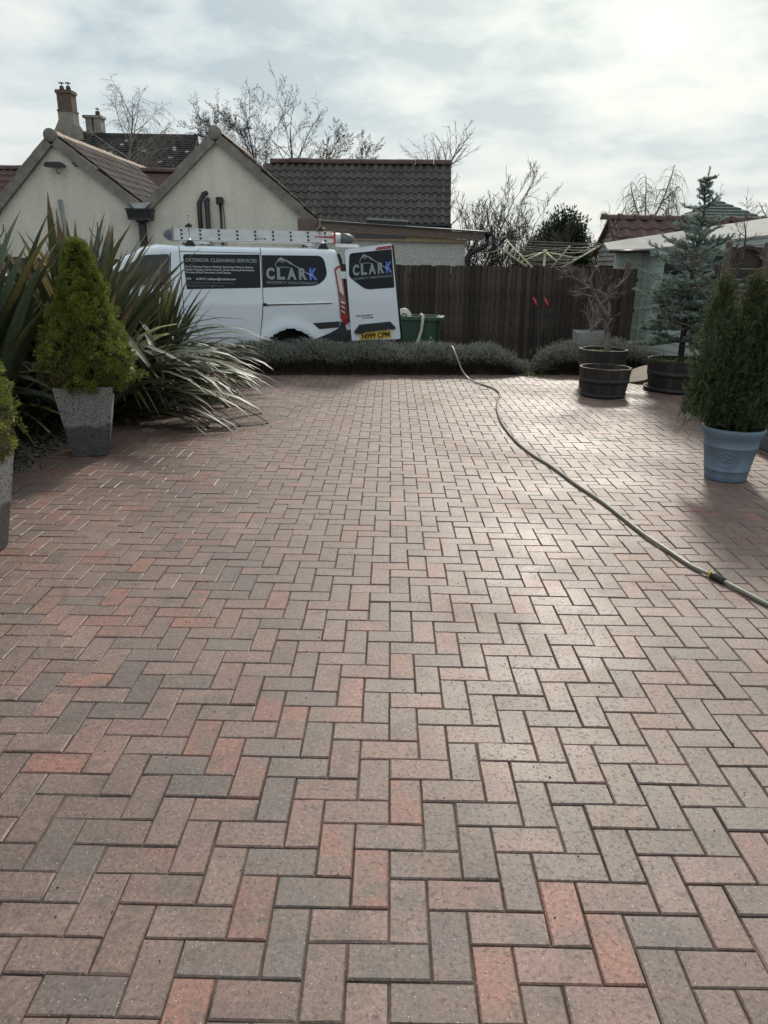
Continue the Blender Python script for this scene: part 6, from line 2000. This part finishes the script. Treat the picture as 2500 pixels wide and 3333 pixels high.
bare_tree('birch_tree', 'shorter pale leafless birch at the right end of the garage ridge', (2.9, 36, -.3),
          [((0, 0, 0), (.0, 0, 1), 6.7, .09), ((0, 0, 2.0), (-.25, 0, 1), 4.2, .06)], dict(seg=[12, 7, 5, 4], kids=[20, 7, 5], len=(.24, .38), ang=42, wig=.09, rmin=.008, up=[.1, .2, .1, .1], **{'from': [.4, .2, .1]}), 64, 3, ('twig_pale', 'twig_pale'))
for i, (x, y, h, sd, lb) in enumerate(((2.35, 24, 4.3, 65, 'tall leafless bush against the garage corner'), (3.55, 23, 3.5, 66, 'broad leafless bush behind the lean-to downpipe'), (4.7, 24.5, 2.9, 67, 'low leafless bush beside the dark evergreen'))):
    bare_tree('bare_bush', lb, (x, y, -.3), [((random.uniform(-.3, .3), random.uniform(-.3, .3), 0), (random.uniform(-.42, .42), random.uniform(-.3, .3), 1), h * random.uniform(.6, .95), .04) for _ in range(8)],
              dict(seg=[7, 5, 4, 3], kids=[13, 8, 5], len=(.32, .55), ang=36, wig=.11, rmin=.008, up=[.2, .25, .2], **{'from': [.2, .2, .2]}), sd, 3, ('twig_brown', 'twig_brown'), 'bush', 'bare bushes behind the fence')
bare_tree('weeping_tree', 'weeping willow drooping above the red tiled outbuilding', (9.7, 30, -.3),
          [((0, 0, 0), (.08, 0, 1), 3.6, .11), ((.2, 0, 3.3), (.45, 0, 1), 2.3, .05), ((.15, 0, 3.2), (-.55, .1, .95), 1.9, .045), ((.1, 0, 3.1), (-1, 0, .6), 1.7, .04), ((.6, .1, 4.2), (.8, 0, .6), .8, .03), ((.15, 0, 3.3), (-.25, -.2, 1), 1.9, .04), ((.2, 0, 3.3), (.9, .2, .7), 1.3, .035)],
          dict(seg=[9, 9, 5], kids=[34, 2], len=(.42, .75), ang=55, wig=.05, rmin=.0075, up=[.0, -3.4, -2.0], **{'from': [.35, .2]}), 68, 2, ('twig_willow', 'twig_willow'), split=0)
bare_tree('weeping_tree', 'thin weeping tree behind the green gazebo roof', (11.9, 31, -.3),
          [((0, 0, 0), (.0, 0, 1), 3.9, .07), ((0, 0, 2.5), (.3, 0, 1), 2.2, .04), ((0, 0, 2.5), (-.3, 0, 1), 2.0, .04)], dict(seg=[8, 6, 5], kids=[8, 5], len=(.3, .45), ang=36, wig=.08, rmin=.006, up=[.1, .3, -.3], **{'from': [.5, .2]}), 69, 2, ('twig_pale', 'twig_pale'))
bare_tree('weeping_tree', 'drooping tree at the right edge above the red roof', (14.4, 29, -.3),
          [((0, 0, 0), (.0, 0, 1), 3.4, .08), ((0, 0, 3.0), (-.6, 0, .9), 1.5, .04), ((0, 0, 3.0), (.6, 0, .9), 1.3, .04), ((0, 0, 3.0), (-.9, 0, .5), 1.2, .03)], dict(seg=[8, 8, 5], kids=[24, 2], len=(.4, .7), ang=50, wig=.05, rmin=.0075, up=[.0, -3.2, -2], **{'from': [.4, .2]}), 70, 2, ('twig_willow', 'twig_willow'), split=0)


def evergreen(name, label, loc, blobs, n, seed, c0, c1, size=.16, cat='tree'):
    g = np.random.default_rng(seed)
    T = empty(name, loc, 0, label, cat)
    parts = []
    mb = MB()
    for (x, y, z, rx, rz_) in blobs:
        k = int(n * rx * rz_)
        d = g.normal(0, 1, (k, 3)); d /= np.linalg.norm(d, axis=1, keepdims=True)
        rr = g.random((k, 1)) ** .4
        lump = 1 + .22 * np.sin(d[:, :1] * 9 + x * 5) * np.sin(d[:, 2:] * 8 + z * 3) + .15 * np.sin(d[:, 1:2] * 17)
        C = np.array([x, y, z]) + d * rr * lump * np.array([rx, rx, rz_])
        m = g.random((k, 1))
        parts.append(blades(C, d * .7 + g.normal(0, .6, (k, 3)) + np.array([0, 0, .5]), g.uniform(.6, 1.3, k) * size, size * .32, np.array(c0) * (1 - m) + np.array(c1) * m))
        mb.tube([(0, 0, 0), (x * .6, y * .6, z * .6), (x, y, z + rz_ * .6)], [.10, .06, .02], 6)
    V, F, cc = merge(parts)
    link('crown', fast_mesh('crown', V, F, col=cc), T, MAT['foliage'])
    mb.build('trunk', MAT['bark_dark'], T)


evergreen('dark_evergreen', 'dense dark evergreen tree beyond the fence', (6.6, 30, -.3), [(.1, 0, 2.9, .75, 1.0), (.45, .1, 2.3, .75, 1.3), (-.35, 0, 2.4, .7, .95), (-.85, 0, 2.1, .55, .8), (.75, 0, 1.8, .55, 1.0), (0, 0, 1.2, 1.2, 1.1)], 5200, 80, (0.016, 0.032, 0.014), (0.035, 0.058, 0.022))
evergreen('laurel_bush', 'lighter green bush below the dark evergreen', (5.4, 27.5, -.3), [(0, 0, 1.6, .55, .7), (.3, 0, 1.2, .6, .7), (-.4, 0, 1.1, .5, .7)], 3000, 81, (0.045, 0.07, 0.02), (0.10, 0.13, 0.04), .14, 'bush')
evergreen('far_shrub', 'low dark shrub on the grass bank beside the red roof', (7.9, 29.5, -.3), [(0, 0, 2.3, .5, .5), (.5, 0, 2.1, .5, .5)], 3500, 82, (0.03, 0.045, 0.02), (0.07, 0.085, 0.03), .12, 'bush')
